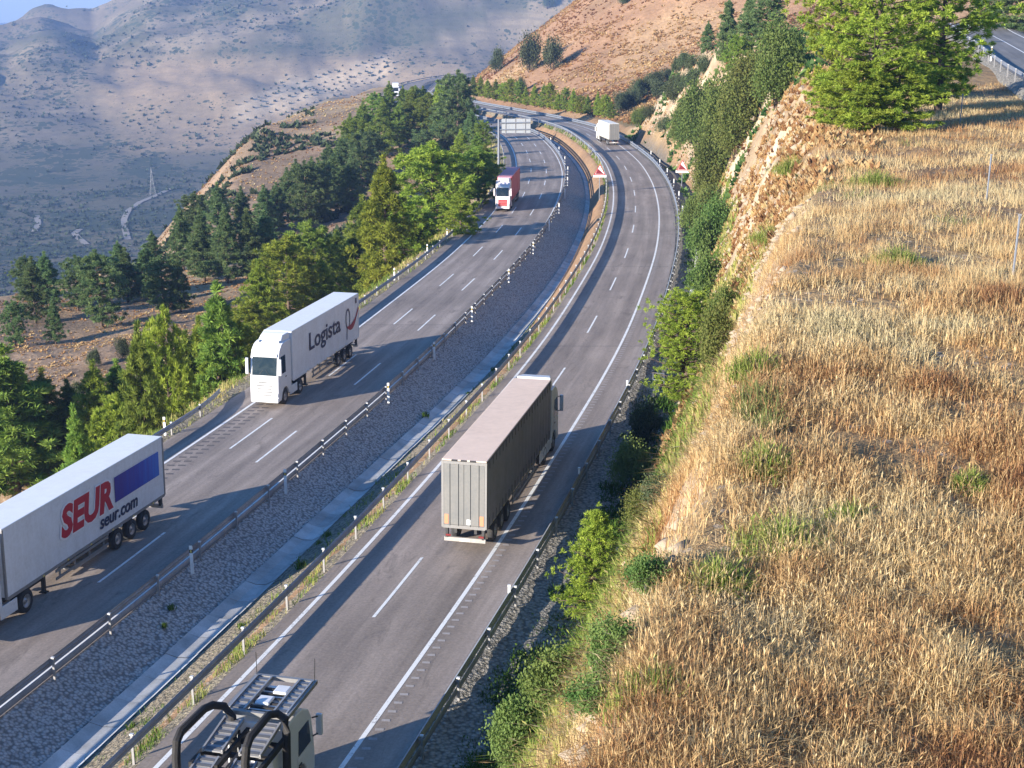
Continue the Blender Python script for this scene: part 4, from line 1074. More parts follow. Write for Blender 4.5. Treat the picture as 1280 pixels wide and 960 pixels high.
def pine_proto(seed, shape='cone', H=8.0, R=2.4, nb=34, per=7, spikes=26, length=.40, mat='pine_mid', base=.08):
    rg = np.random.default_rng(seed)
    tr = MB(); bend = rg.normal(0, .12, 2)
    path = [(bend[0] * math.sin(t * 2.2) * t, bend[1] * math.sin(t * 1.7) * t, H * .95 * t - (.5 if t == 0 else 0)) for t in np.linspace(0, 1, 7)]
    tr.tube(path, [.16 * (1 - .88 * t) * H / 8 + .012 for t in np.linspace(0, 1, 7)], 7)
    cl = []; cdir = []
    for b in range(nb):
        t = base + (1 - base) * ((b + rg.uniform(-.4, .4)) / nb); t = min(max(t, base), .99)
        if shape == 'cone': rr = R * (1 - t) ** .72 * min(1, .35 + t * 3.2) + .12
        elif shape == 'round': rr = R * math.sqrt(max(.03, 1 - ((t - .52) / .53) ** 2))
        else: rr = R * (.30 + .9 * t) * math.sqrt(max(.02, 1 - ((t - .45) / .57) ** 2)) * 1.05       # spreading top
        rr *= rg.uniform(.68, 1.16)
        ph = b * 2.399 + rg.uniform(-.5, .5); up = rg.uniform(.15, .55) if t > .3 else rg.uniform(-.1, .3)
        tx = np.interp(t, np.linspace(0, 1, 7), [p[0] for p in path]); ty = np.interp(t, np.linspace(0, 1, 7), [p[1] for p in path])
        root = np.array([tx, ty, H * t * .95]); d = np.array([math.cos(ph), math.sin(ph), up]); d /= np.linalg.norm(d)
        tip = root + d * rr
        tr.tube([tuple(root), tuple(root + d * rr * .55 + np.array([0, 0, -.04 * rr])), tuple(tip)], [.045 * (1 - t) + .018, .02, .008], 4)
        k = max(3, int(per * (.55 + .6 * rr / R)))
        for j in range(k):
            f = .35 + .68 * (j + rg.uniform(0, .8)) / k; lat = rg.normal(0, .20 * rr, 3); lat[2] = abs(lat[2]) * .6
            cl.append(root + d * rr * f + lat); cdir.append(d)
    for j in range(5): cl.append(np.array([path[-1][0], path[-1][1], H * (.93 + .03 * j)]) + rg.normal(0, .05, 3)); cdir.append(np.array([0, 0, 1.0]))
    cl = np.array(cl); cdir = np.array(cdir); n = len(cl)
    c = np.repeat(cl, spikes, 0); dd = np.repeat(cdir, spikes, 0); m = len(c)
    size = np.repeat(rg.uniform(.7, 1.25, n), spikes)
    dv = unit(rg.normal(0, 1, (m, 3)) * np.array([1, 1, .8]) + dd * .55 + np.array([0, 0, .55]))
    P0 = c + dv * (.04 * length) + rg.normal(0, .10 * length, (m, 3)); P1 = c + dv * (length * size * rg.uniform(.7, 1.2, m))[:, None]
    side = unit(np.cross(dv, rg.normal(0, 1, (m, 3)))); V, F = tri_arrays(P0, P1, side, length * .075 * size * rg.uniform(.7, 1.3, m))
    tint = np.clip(np.repeat(np.repeat(rg.uniform(0, .7, n), spikes) + rg.uniform(0, .35, m), 4), 0, 1)
    col4 = np.stack([tint, tint, tint, np.ones_like(tint)], -1)
    return tr.mesh("pine_trunk", M['bark'], True), np_mesh("pine_crown", V, F, M[mat], {"tint": col4}), H, R

def shrub_proto(seed, H=2.0, R=1.2, lobes=24, leaves=420, size=.09, mat='leaf_green'):
    rg = np.random.default_rng(seed); tr = MB(); P = []; T = []
    for b in range(lobes):
        ph = rg.uniform(0, 6.28); e = rg.uniform(.1, 1.0); rad = R * rg.uniform(.25, .75) * (1.15 - .55 * e); c = np.array([math.cos(ph) * rad, math.sin(ph) * rad, H * (.22 + .62 * e)])
        if b < 7: tr.tube([(0, 0, -.2), tuple(c * .5 + np.array([0, 0, -.05])), tuple(c)], [.05, .03, .012], 5)
        lr = R * rg.uniform(.18, .55); q = unit(rg.normal(0, 1, (leaves, 3))) * (lr * np.where(rg.random(leaves) < .14, rg.uniform(1.0, 1.75, leaves), rg.uniform(.3, 1.05, leaves) ** .6))[:, None]; q[:, 2] *= .85 * H / (R * 1.6); q[:, 2] += np.abs(rg.normal(0, .10, leaves)) * H * (rg.random(leaves) < .25)
        P.append(c + q); T.append(np.full(leaves, rg.uniform(0, .7)))
    P = np.concatenate(P); T = np.concatenate(T); m = len(P)
    dv = unit(rg.normal(0, 1, (m, 3)) + np.array([0, 0, .5])); s = size * rg.uniform(.6, 1.3, m)
    side = unit(np.cross(dv, rg.normal(0, 1, (m, 3)))); V, F = tri_arrays(P - dv * s[:, None] * .5, P + dv * s[:, None] * .6, side, s * .36)
    tint = np.clip(np.repeat(T + rg.uniform(0, .35, m), 4), 0, 1)
    return tr.mesh("shrub_stems", M['bark'], True), np_mesh("shrub_foliage", V, F, M[mat], {"tint": np.stack([tint] * 3 + [np.ones_like(tint)], -1)}), H, R

_P = [pine_proto(10 + i * 7, sh, 8.0, rr, nb_, 9, 60, .36, 'pine_mid') for i, (sh, rr, nb_) in enumerate((('cone', 2.3, 58), ('round', 2.2, 54), ('cone', 2.0, 60), ('round', 2.5, 58), ('cone', 2.6, 64)))]
PINES = {mk: [p + ('pine_' + mk,) for p in _P] for mk in ('light', 'mid', 'dark')}       # one set of meshes, the needle colour set per tree
NEARPINE = [pine_proto(101, 'round', 5.0, 1.7, 150, 9, 34, .15, 'pine_light', .02), pine_proto(108, 'cone', 4.0, 1.45, 130, 9, 34, .15, 'pine_light', .03)]
BIGPINE = [pine_proto(121 + i, 'top', 9.0, 3.6, 90, 12, 60, .24, 'pine_light', .08) for i in range(2)]
SHRUB = {'green': [shrub_proto(31 + i) for i in range(3)], 'dark': [shrub_proto(41 + i, 1.8, 1.25, 20, 300, .10, 'leaf_dark') for i in range(3)], 'tree': [shrub_proto(51 + i, 5.0, 2.0, 46, 460, .15, 'leaf_green') for i in range(3)]}

_vr = random.Random(77)
def plant(name, proto, u, v, hpx, wpx, label, cat, group=None, parts=("trunk", "crown"), push=None):
    """push: the foot is hidden behind the road's edge; stand the tree that far down the bank"""
    p = ground_at(u, v); d = math.sqrt(p.x ** 2 + p.y ** 2 + (p.z - CAMZ) ** 2); h = None
    if push:
        t = np.linspace(1.0, 2.2, 120); X, Y = p.x * t, p.y * t; Z, _, _, dl_, _ = height(X, Y, True); ok = dl_ >= push
        i = int(np.argmax(ok)) if ok.any() else 0; q = ray(u, v - hpx); k = Y[i] / q[1]; p = Vector((X[i], Y[i], Z[i])); h = max(CAMZ + q[2] * k - p.z, 2.0); d = math.sqrt(p.x ** 2 + p.y ** 2 + (p.z - CAMZ) ** 2)
    if h is None: h = hpx * d / FPX * 1.03
    w = wpx * d / FPX * (1.22 if push else 1.0)
    r = empty(name, p - Vector((0, 0, .05 * h * .2)), _vr.uniform(0, 6.28)); r.scale = (w / (2 * proto[3]), w / (2 * proto[3]), h / proto[2])
    tag(r, label, cat, group); link(parts[0], proto[0], r); c = link(parts[1], proto[1], r)
    if len(proto) > 4: c.material_slots[0].link = 'OBJECT'; c.material_slots[0].material = M[proto[4]]
    return r

def pines(lst, kind, label, group, push=None):
    for i, q in enumerate(lst):
        u, v, h, w = q[:4]; og = lst if label is None else sorted(lst, key=lambda e: e[0]); kd = q[4] if len(q) > 4 and q[4] in PINES else kind; lb = q[5] if len(q) > 5 else label + ", %s from the left" % ORD[og.index(q)]
        plant("pine_tree", _vr.choice(PINES[kd]), u, v, h, w, lb, "pine tree", group, push=push and _vr.uniform(*push))
# in front, left edge and beside the short barrier
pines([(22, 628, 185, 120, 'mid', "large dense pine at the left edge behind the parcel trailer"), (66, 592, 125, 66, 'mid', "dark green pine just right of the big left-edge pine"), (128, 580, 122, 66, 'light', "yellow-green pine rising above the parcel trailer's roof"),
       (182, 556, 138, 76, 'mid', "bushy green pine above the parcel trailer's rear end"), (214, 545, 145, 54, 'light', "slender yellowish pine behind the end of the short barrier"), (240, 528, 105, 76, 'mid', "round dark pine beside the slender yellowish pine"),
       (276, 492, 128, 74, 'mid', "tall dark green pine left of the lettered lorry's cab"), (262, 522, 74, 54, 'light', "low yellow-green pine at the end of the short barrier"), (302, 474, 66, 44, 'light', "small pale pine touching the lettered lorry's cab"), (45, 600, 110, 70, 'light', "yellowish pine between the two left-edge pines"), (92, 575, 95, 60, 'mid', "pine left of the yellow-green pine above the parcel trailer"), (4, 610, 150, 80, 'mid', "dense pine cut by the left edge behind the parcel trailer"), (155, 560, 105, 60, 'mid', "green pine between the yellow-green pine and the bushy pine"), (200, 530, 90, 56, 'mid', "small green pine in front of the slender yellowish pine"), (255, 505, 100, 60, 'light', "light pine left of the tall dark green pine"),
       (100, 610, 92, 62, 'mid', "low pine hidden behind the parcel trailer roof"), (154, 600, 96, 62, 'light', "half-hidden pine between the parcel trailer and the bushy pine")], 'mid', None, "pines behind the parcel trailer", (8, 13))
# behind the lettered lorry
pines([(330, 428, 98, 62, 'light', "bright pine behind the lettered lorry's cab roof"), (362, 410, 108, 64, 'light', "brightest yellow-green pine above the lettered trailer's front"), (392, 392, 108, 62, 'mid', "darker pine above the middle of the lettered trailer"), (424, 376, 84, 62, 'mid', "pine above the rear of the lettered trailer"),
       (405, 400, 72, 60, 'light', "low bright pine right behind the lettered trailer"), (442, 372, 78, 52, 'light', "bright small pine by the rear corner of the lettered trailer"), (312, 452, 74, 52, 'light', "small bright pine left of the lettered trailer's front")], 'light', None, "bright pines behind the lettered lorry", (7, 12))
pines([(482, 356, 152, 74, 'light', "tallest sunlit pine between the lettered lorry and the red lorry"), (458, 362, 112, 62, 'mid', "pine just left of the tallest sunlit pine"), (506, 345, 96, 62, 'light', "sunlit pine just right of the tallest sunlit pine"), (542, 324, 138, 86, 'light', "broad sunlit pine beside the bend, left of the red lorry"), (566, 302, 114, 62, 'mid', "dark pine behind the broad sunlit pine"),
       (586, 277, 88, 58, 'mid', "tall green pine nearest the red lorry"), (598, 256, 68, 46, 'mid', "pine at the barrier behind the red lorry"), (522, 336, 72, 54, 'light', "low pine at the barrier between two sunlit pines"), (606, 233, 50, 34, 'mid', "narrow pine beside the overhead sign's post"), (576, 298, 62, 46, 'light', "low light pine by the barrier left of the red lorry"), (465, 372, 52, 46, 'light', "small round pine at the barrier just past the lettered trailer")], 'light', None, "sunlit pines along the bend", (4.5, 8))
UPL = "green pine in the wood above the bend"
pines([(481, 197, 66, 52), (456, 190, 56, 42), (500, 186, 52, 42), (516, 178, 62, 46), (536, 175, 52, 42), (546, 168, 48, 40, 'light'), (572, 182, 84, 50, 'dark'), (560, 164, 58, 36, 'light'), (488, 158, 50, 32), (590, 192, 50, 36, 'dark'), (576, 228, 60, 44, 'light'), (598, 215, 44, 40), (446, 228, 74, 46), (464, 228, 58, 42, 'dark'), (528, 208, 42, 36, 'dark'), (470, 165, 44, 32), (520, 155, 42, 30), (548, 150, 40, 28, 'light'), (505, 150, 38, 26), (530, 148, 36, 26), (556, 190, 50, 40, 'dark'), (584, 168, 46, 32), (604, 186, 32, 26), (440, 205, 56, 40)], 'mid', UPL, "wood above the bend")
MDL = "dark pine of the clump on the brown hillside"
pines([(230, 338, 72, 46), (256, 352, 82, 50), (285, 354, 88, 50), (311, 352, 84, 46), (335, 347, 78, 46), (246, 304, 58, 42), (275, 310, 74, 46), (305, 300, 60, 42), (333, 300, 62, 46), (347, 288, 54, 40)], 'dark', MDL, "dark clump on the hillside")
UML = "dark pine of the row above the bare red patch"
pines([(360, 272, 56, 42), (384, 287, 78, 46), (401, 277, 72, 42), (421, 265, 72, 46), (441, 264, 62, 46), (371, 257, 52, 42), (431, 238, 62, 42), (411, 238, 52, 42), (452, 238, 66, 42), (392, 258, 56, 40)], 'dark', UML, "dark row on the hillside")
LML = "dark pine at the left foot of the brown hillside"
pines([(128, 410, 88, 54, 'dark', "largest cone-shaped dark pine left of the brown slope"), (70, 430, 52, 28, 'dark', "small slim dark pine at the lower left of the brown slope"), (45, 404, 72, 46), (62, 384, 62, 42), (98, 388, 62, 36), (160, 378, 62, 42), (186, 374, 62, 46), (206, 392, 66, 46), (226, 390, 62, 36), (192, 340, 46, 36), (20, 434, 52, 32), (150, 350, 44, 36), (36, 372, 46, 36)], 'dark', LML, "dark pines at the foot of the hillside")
# small pines in a row outside the far bend
for i in range(19):
    u = 592 + i * 9.6 + _vr.uniform(-2, 2); v = np.interp(u, [590, 640, 700, 770], [121, 131, 140, 151]) - 1
    plant("pine_tree", _vr.choice(PINES['light' if i % 3 else 'mid']), u, v, _vr.uniform(20, 31), _vr.uniform(13, 19), "small bushy pine in the row outside the far bend, %s from the left" % ORD[i], "pine tree", "row of small pines outside the bend")
# shrubs
for (u, v, h, w, lb) in [(153, 449, 25, 20, "round dark bush on the brown slope, nearest the bushy green pine"), (118, 459, 22, 19, "round dark bush on the brown slope, left of its neighbour"), (100, 499, 22, 22, "low dark bush at the bottom of the brown slope"), (662, 90, 46, 36, "largest dark bush on the brown hill"), (690, 88, 40, 30, "dark bush with a slanting shadow on the brown hill"), (652, 116, 18, 13, "lone dark bush low on the brown hill above the small pines"), (622, 90, 26, 22, "dark bush left of the largest bush on the brown hill"), (684, 10, 14, 20, "bush on the top edge of the brown hill"), (778, 6, 16, 18, "bush by the terrace at the top of the brown hill")]:
    plant("bush", _vr.choice(SHRUB['dark']), u, v, h, w, lb, "bush", "bushes on the brown slopes", ("stems", "foliage"))
for i in range(22):
    t = _vr.random(); u = 772 + 95 * (i + .5 * _vr.random()) / 22; v = 140 - (u - 772) * .62 * _vr.uniform(.35, 1.25)
    plant("bush", _vr.choice(SHRUB['dark']), u, v, _vr.uniform(14, 24), _vr.uniform(16, 26), "dark bush in the gully behind the pale rock, %s from the left" % ORD[i], "bush", "bushes in the gully", ("stems", "foliage"))
# green slope right of the outer barrier
for (u, v, h, w, k, lb) in [(968, 140, 100, 66, 'tree', "tallest leafy tree on the slope above the pale rock"), (936, 158, 84, 64, 'tree', "leafy tree left of the tallest one on the slope"), (900, 222, 116, 66, 'tree', "big yellow-green tree on the slope right of the warning sign"), (872, 196, 84, 54, 'tree', "green tree just above the right warning sign"), (886, 256, 76, 54, 'tree', "green tree below the big one on the slope"), (918, 200, 94, 60, 'tree', "leafy tree beside the pale rock face"), (850, 182, 44, 34, 'tree', "small green tree above the outer barrier near the cream lorry"), (985, 112, 66, 44, 'tree', "dark leafy tree against the bare bank"),
                            (876, 335, 66, 50, 'green', "green bush on the slope above the gutter wall"), (880, 388, 74, 54, 'green', "green bush behind the round pine's top"), (896, 300, 56, 44, 'green', "green bush on the slope below the pale rock"), (902, 425, 72, 44, 'green', "green bush right of the round pine"), (866, 296, 46, 34, 'green', "small bush next to the top of the gutter wall"), (893, 468, 90, 52, 'green', "dark bush in the shade behind the round pine"), (884, 275, 44, 40, 'green', "bush under the slope trees"), (830, 170, 24, 22, 'dark', "bush behind the cream lorry"), (812, 150, 18, 20, 'dark', "bush on the pale rock by the cream lorry"), (800, 158, 24, 22, 'green', "bush at the foot of the pale rock"), (842, 130, 22, 22, 'dark', "bush halfway up the pale rock"), (866, 112, 26, 26, 'dark', "upper bush on the pale rock"), (880, 92, 22, 24, 'dark', "top bush on the pale rock"), (858, 150, 28, 26, 'green', "green bush on the pale rock above the barrier")]:
    plant("leafy_tree" if k == 'tree' else "bush", _vr.choice(SHRUB[k]), u, v, h, w, lb, "tree" if k == 'tree' else "bush", "greenery on the right slope", ("stems", "foliage"))
pines([(908, 84, 78, 34, 'dark', "slim dark pine on the skyline of the rock cutting"), (936, 72, 70, 40, 'dark', "dark pine right of the slim skyline pine"), (958, 56, 56, 44, 'dark', "dark pine at the top edge above the leafy trees"), (884, 66, 34, 24, 'dark', "small dark pine at the upper end of the pale rock"), (920, 112, 60, 36, 'mid', "green pine among the leafy trees on the cutting")], 'dark', None, "pines on the cutting")
for (u, v, h, w, k, lb) in [(806, 560, 62, 50, 'dark', "dark low bush on the shaded slope below the round pine"), (790, 618, 66, 56, 'green', "green bush on the slope level with the grey trailer"), (800, 672, 62, 54, 'green', "green bush just right of the young pine's top"), (806, 752, 66, 64, 'green', "green bush right of the young pine"), (764, 842, 76, 76, 'green', "broad green bush below the young pine"), (690, 905, 92, 90, 'green', "broad leafy bush low on the slope near the bottom edge"), (648, 962, 90, 80, 'green', "leafy bush cut by the bottom edge right of the barrier"), (742, 905, 70, 80, 'green', "bush on the slope at the edge of the dry grass"), (822, 640, 50, 50, 'dark', "small olive bush at the crest right of the grey lorry")]:
    plant("bush", _vr.choice(SHRUB[k]), u, v, h, w, lb, "bush", "bushes low on the right slope", ("stems", "foliage"))
plant("pine_tree", NEARPINE[0], 857, 506, 140, 94, "round bushy pine beside the gravel verge, right of the road", "pine tree")
plant("pine_tree", NEARPINE[1], 736, 776, 146, 92, "young bright pine on the verge below the grey lorry", "pine tree")
for (u, v, h, w, lb) in [(1085, 168, 215, 205, "big spreading pine on the plateau, left stem"), (1172, 140, 190, 195, "big spreading pine on the plateau, right stem near the upper road"), (1042, 150, 190, 130, "tall pine at the left end of the plateau clump")]:
    plant("pine_tree", _vr.choice(BIGPINE), u, v, h, w, lb, "pine tree", "big pines on the plateau")
for (u, v, h, w, lb) in [(1072, 168, 84, 84, "low dense young pine under the big plateau pines, left one"), (1122, 166, 78, 90, "low dense young pine under the big plateau pines, right one"), (1036, 158, 62, 50, "small young pine at the left foot of the plateau clump"), (1152, 122, 66, 80, "shaded young pine under the right plateau pine")]:
    plant("pine_tree", PINES['light'][1], u, v, h, w, lb, "pine tree", "young pines under the plateau pines")
pines([(1268, 44, 70, 60, 'dark', "dark tree in the top right corner beyond the upper road"), (1232, 40, 60, 50, 'dark', "dark tree behind the upper road's bend")], 'dark', None, "trees beyond the upper road")

# ------------------------------------------------------------------ grass and ground cover
def grass_material(name, stops):
    """stops: colours along the tint attribute (species and dryness of each blade)"""
    t = NT(name); a = t.attr("tint"); sep = t.new("ShaderNodeSeparateColor"); t.l.new(a.outputs["Color"], sep.inputs[0])
    c = t.ramp(sep.outputs[0], stops)
    d = t.new("ShaderNodeBsdfDiffuse"); tr = t.new("ShaderNodeBsdfTranslucent"); mx = t.new("ShaderNodeMixShader"); mx.inputs[0].default_value = .3
    t.l.new(c, d.inputs[0]); t.l.new(c, tr.inputs[0]); t.l.new(d.outputs[0], mx.inputs[1]); t.l.new(tr.outputs[0], mx.inputs[2]); t.l.new(mx.outputs[0], t.out.inputs[0]); t.n.remove(t.b); return t.m
M['dry_grass'] = grass_material("dry_grass", [(.0, (.17, .08, .045)), (.25, (.36, .185, .085)), (.5, (.52, .34, .16)), (.75, (.63, .465, .23)), (.9, (.66, .52, .31)), (1.0, (.20, .22, .075))])
M['green_grass'] = grass_material("green_grass", [(.0, (.05, .10, .02)), (.35, (.10, .17, .03)), (.65, (.22, .27, .06)), (.85, (.40, .36, .12)), (1.0, (.55, .44, .20))])

def blades(name, P, h, w, lean, tint, mat, label=None, cat=None, seed=1, heads=.25, parent=None, single=None):
    """curved pointed blades, some with a seed head; one mesh"""
    rg = np.random.default_rng(seed); n = len(P); ph = rg.uniform(0, 2 * np.pi, n)
    d = np.stack([np.cos(ph), np.sin(ph), np.zeros(n)], -1); k = np.abs(rg.normal(0, lean, n)); z = np.array([0, 0, 1.0])
    # side of the blade: mostly across a random view angle
    a2 = rg.uniform(0, 2 * np.pi, n); s = np.stack([np.cos(a2), np.sin(a2), np.zeros(n)], -1)
    mid = P + z * (h * .55)[:, None] + d * (h * k * .28)[:, None]; tip = P + z * (h * np.clip(1 - k * .45, .35, 1))[:, None] + d * (h * k)[:, None]
    hd = rg.random(n) < heads; wm = np.where(hd, w * .45, w * .8)
    V = np.stack([P - s * w[:, None] * .5, P + s * w[:, None] * .5, mid + s * wm[:, None] * .5, mid - s * wm[:, None] * .5, tip], 1)
    i = np.arange(n)[:, None] * 5
    if single is None: single = np.zeros(n, bool)
    j = i[~single]; F = np.concatenate([j + np.array([[0, 1, 2]]), j + np.array([[0, 2, 3]]), j + np.array([[3, 2, 4]]), i[single] + np.array([[0, 1, 4]])])
    tt = np.repeat(tint, 5)
    # seed heads: a small spindle at the tip
    q = np.where(hd)[0]; m = len(q)
    if m:
        b = tip[q] + (mid[q] - tip[q]) * .35; c = tip[q] + z * (h[q] * .06)[:, None]; mm = (b + c) / 2; ww = (w[q] * .62)[:, None]
        V2 = np.stack([b, mm + s[q] * ww, c, mm - s[q] * ww], 1).reshape(-1, 3); o = n * 5; j = o + np.arange(m)[:, None] * 4
        F = np.concatenate([F, j + np.array([[0, 1, 2]]), j + np.array([[0, 2, 3]])]); Vall = np.concatenate([V.reshape(-1, 3), V2]); tt = np.concatenate([tt, np.repeat(np.where(tint[q] > .95, 1.0, np.clip(tint[q] + .10, 0, .93)), 4)])
    else: Vall = V.reshape(-1, 3)
    o = link(name, np_mesh(name, Vall, F, mat, {"tint": np.stack([tt] * 3 + [np.ones_like(tt)], -1)}), parent)
    tag(o, label, cat, None, "stuff"); return o

def plateau_grass():
    rg = np.random.default_rng(5); n = 820000
    az = np.where(rg.random(n) < .88, rg.uniform(math.radians(-9), math.radians(25), n), rg.uniform(math.radians(25), math.radians(48), n)); r = np.exp(rg.uniform(math.log(13), math.log(125), n))
    x, y = np.sin(az) * r, np.cos(az) * r
    z, dr, sr, dl, sl = height(x, y, True)
    edge = 5.2 + 2.2 * fbm(x / 5, y / 5, 201) - np.clip((sr - 60) / 60, 0, 1) * 1.0
    cl = fbm(x / 1.1, y / 1.1, 203, 3); patch = fbm(x / 7, y / 7, 204, 3); bare = fbm(x / 3.2 + 9, y / 3.2, 206, 3)
    keep = (dr > edge) & (sr < 175) & (rg.random(n) < np.clip((cl - .22) * 2.6, .12, 1)) & ~((bare > .66) & (rg.random(n) < .8))
    # leave the service road free
    a, b = np.array([35.8, 92.0]), np.array([61.0, 205.0]); d = (b - a) / np.linalg.norm(b - a); side = (x - a[0]) * d[1] - (y - a[1]) * d[0]
    keep &= ~((side > -1.6) & (side < 9.5))
    x, y, z, r, cl, patch, dr = (q[keep] for q in (x, y, z, r, cl, patch, dr)); m = len(x)
    rock = rg.random(m)
    h = (.30 + .62 * cl) * rg.uniform(.55, 1.35, m) * np.interp(r, [13, 40, 120], [.95, .9, .75]); w = np.interp(r, [13, 30, 60, 125], [.013, .018, .026, .046]) * rg.uniform(.7, 1.4, m)
    tint = np.clip(.33 + 1.25 * (patch - .5) + .8 * (fbm(x / 1.3 + 7, y / 1.3, 208, 2) - .5) + .36 * np.clip((y - 20) / 45, 0, 1) + rg.normal(0, .15, m), 0, .93)
    gr = (fbm(x / 2.6 + 3, y / 2.6, 205, 2) > .83) & (rg.random(m) < .5); tint = np.where(gr, 1.0, tint); h = np.where(gr, h * 1.2, h)
    P = np.stack([x, y, z - .04], -1)
    blades("dry_grass", P, h * .72, w * .9, .85, tint, M['dry_grass'], "tall straw-coloured dry grass covering the plateau on the right", "dry grass", 6, np.where(r < 34, .2, 0.0), single=r > 40)
plateau_grass()

def slope_green():
    rg = np.random.default_rng(15); n = 150000
    y = np.exp(rg.uniform(math.log(16), math.log(165), n)); dd = .2 + 8.2 * rg.random(n) ** 1.35; x = CR(y) + XR_EDGE + dd
    z, dr, sr, dl, sl = height(x, y, True); cl = fbm(x / 1.5, y / 1.5, 211, 3); edge = 5.6 + 2.6 * fbm(x / 5, y / 5, 201)
    low = -.7 + 2.0 * fbm(x / 4, y / 4, 212)
    edge = edge - 3.2 * sstep(70, 100, sr)
    keep = (dr > low) & (dr < edge + 1.2) & (rg.random(n) < np.clip((cl - .2) * 2.4, .1, 1))
    x, y, z, dr, cl, edge = (q[keep] for q in (x, y, z, dr, cl, edge)); m = len(x); r = np.hypot(x, y)
    h = (.16 + .62 * cl) * rg.uniform(.5, 1.4, m) * np.interp(dr, [0, 1.5, 3], [.5, .9, 1]); w = np.interp(r, [16, 40, 90, 170], [.032, .06, .10, .16]) * rg.uniform(.7, 1.4, m)
    tint = np.clip(.08 + .70 * sstep(.45, 1.15, dr / edge) + .5 * (fbm(x / 3, y / 3, 214, 3) - .5) + rg.normal(0, .12, m), 0, 1)
    blades("slope_weeds", np.stack([x, y, z - .03], -1), h, w, .6, tint, M['green_grass'], "green weeds and grass on the slope right of the outer barrier", "weeds", 16, .1)
slope_green()

def median_weeds():
    rg = np.random.default_rng(25); n = 42000; y = np.exp(rg.uniform(math.log(30), math.log(330), n)); t = rg.uniform(0, 1, n) ** .8
    x0, x1 = XD(y) + .7, CR(y) - 3.5; x = x0 + (x1 - x0) * t; z = D_Az(y) + .02 + (zr(y) - .05 - D_Az(y) - .02) * t
    cl = fbm(x / .9, y / 1.6, 221, 3); k = rg.random(n) < np.clip((cl - .47 + .14 * sstep(110, 170, y)) * 4, .02, 1) * np.where((t > .55), 1, .45 + .4 * sstep(110, 170, y))
    x, y, z, cl = x[k], y[k], z[k], cl[k]; m = len(x)
    h = (.12 + .28 * cl) * rg.uniform(.5, 1.5, m); w = np.interp(y, [30, 100, 330], [.022, .05, .12]) * rg.uniform(.7, 1.3, m)
    blades("median_weeds", np.stack([x, y, z - .02], -1), h, w, .7, np.clip(.50 + .9 * (fbm(x / 2, y / 4, 223, 2) - .5) + rg.normal(0, .14, m), 0, 1), M['green_grass'], "sparse weeds on the dirt bank of the median", "weeds", 26, .1)
    n = 26000; y = np.exp(rg.uniform(math.log(40), math.log(330), n)); d = rg.uniform(.1, 3.2, n); x = CL(y) + XL_EDGE + .9 - d; z = np.maximum(height(x, y), zl(y) - .1 - .22 * np.clip(d - .2, 0, 9) * 1.0 - .06)
    cl = fbm(x / 1.2, y / 2, 224, 3); k = rg.random(n) < np.clip((cl - .35) * 3, .05, 1); x, y, z, cl = x[k], y[k], z[k], cl[k]; m = len(x)
    blades("verge_weeds", np.stack([x, y, z - .03], -1), (.15 + .35 * cl) * rg.uniform(.5, 1.5, m), np.interp(y, [30, 100, 330], [.025, .05, .12]) * rg.uniform(.7, 1.3, m), .7, np.clip(.70 + .9 * (fbm(x / 2, y / 4, 225, 2) - .5) + rg.normal(0, .12, m), 0, 1), M['green_grass'], "dry weeds along the barrier under the left pines", "weeds", 27, .1)
median_weeds()

# single plants that stand out in the median
def weed_plant(u, v, s, label, z0=-1.6):
    d = ray(u, v); t = (z0 - CAMZ) / (d[2] + .042 * d[1]); p = Vector((d[0] * t, d[1] * t, CAMZ + d[2] * t))
    f = min(max((p.x - float(XD(p.y)) - .62) / (float(CR(p.y)) - 3.4 - float(XD(p.y)) - .62), 0), 1); a0 = float(D_Az(np.array([p.y]))[0])
    if p.x > float(XD(p.y)) + .5: p.z = a0 + (float(zr(p.y)) - .05 - a0) * f
    else:
        e = float(CL(p.y)) + 2.9; g = min(max((p.x - e) / (float(XD(p.y)) - .75 - e), 0), 1); p.z = float(zl(p.y)) - .03 + (a0 - float(zl(p.y))) * g
    r = empty("weed", p); tag(r, label, "plant", "single weeds in the median"); rg = np.random.default_rng(int(u * 7 + v)); n = 70
    q = rg.normal(0, .16 * s, (n, 3)); q[:, 2] = -.02
    o = blades("leaves", q, rg.uniform(.3, .75, n) * s, rg.uniform(.05, .1, n) * s, .55, np.clip(rg.normal(.32, .15, n), 0, .7), M['green_grass'], None, None, int(u), 0, r)
    del o["kind"]
    m = MB()
    for k in range(4): m.tube([(0, 0, -.05), (rg.normal(0, .1) * s, rg.normal(0, .1) * s, .45 * s)], [.015, .006], 4)
    m.build("stems", M['green_grass'], r); return r
for (u, v, s, lb) in [(376, 712, .8, "largest leafy weed beside the concrete ditch"), (410, 668, .6, "pair of green weeds by the ditch, upper one"), (398, 676, .45, "pair of green weeds by the ditch, lower one"), (531, 508, .75, "green weed on the gravel slope left of the grey lorry"), (302, 786, .4, "small weed on the dirt bank above the car transporter"), (165, 908, .5, "weed at the ditch near the bottom edge"), (214, 760, .45, "faint weed on the gravel slope nearest the marker post"), (205, 778, .4, "low weed on the gravel slope below its neighbour"), (617, 456, .55, "dark weed in the median above the grey lorry's roof"), (585, 480, .4, "tiny weed in the median level with the grey lorry's cab")]:
    weed_plant(u, v, s, lb)

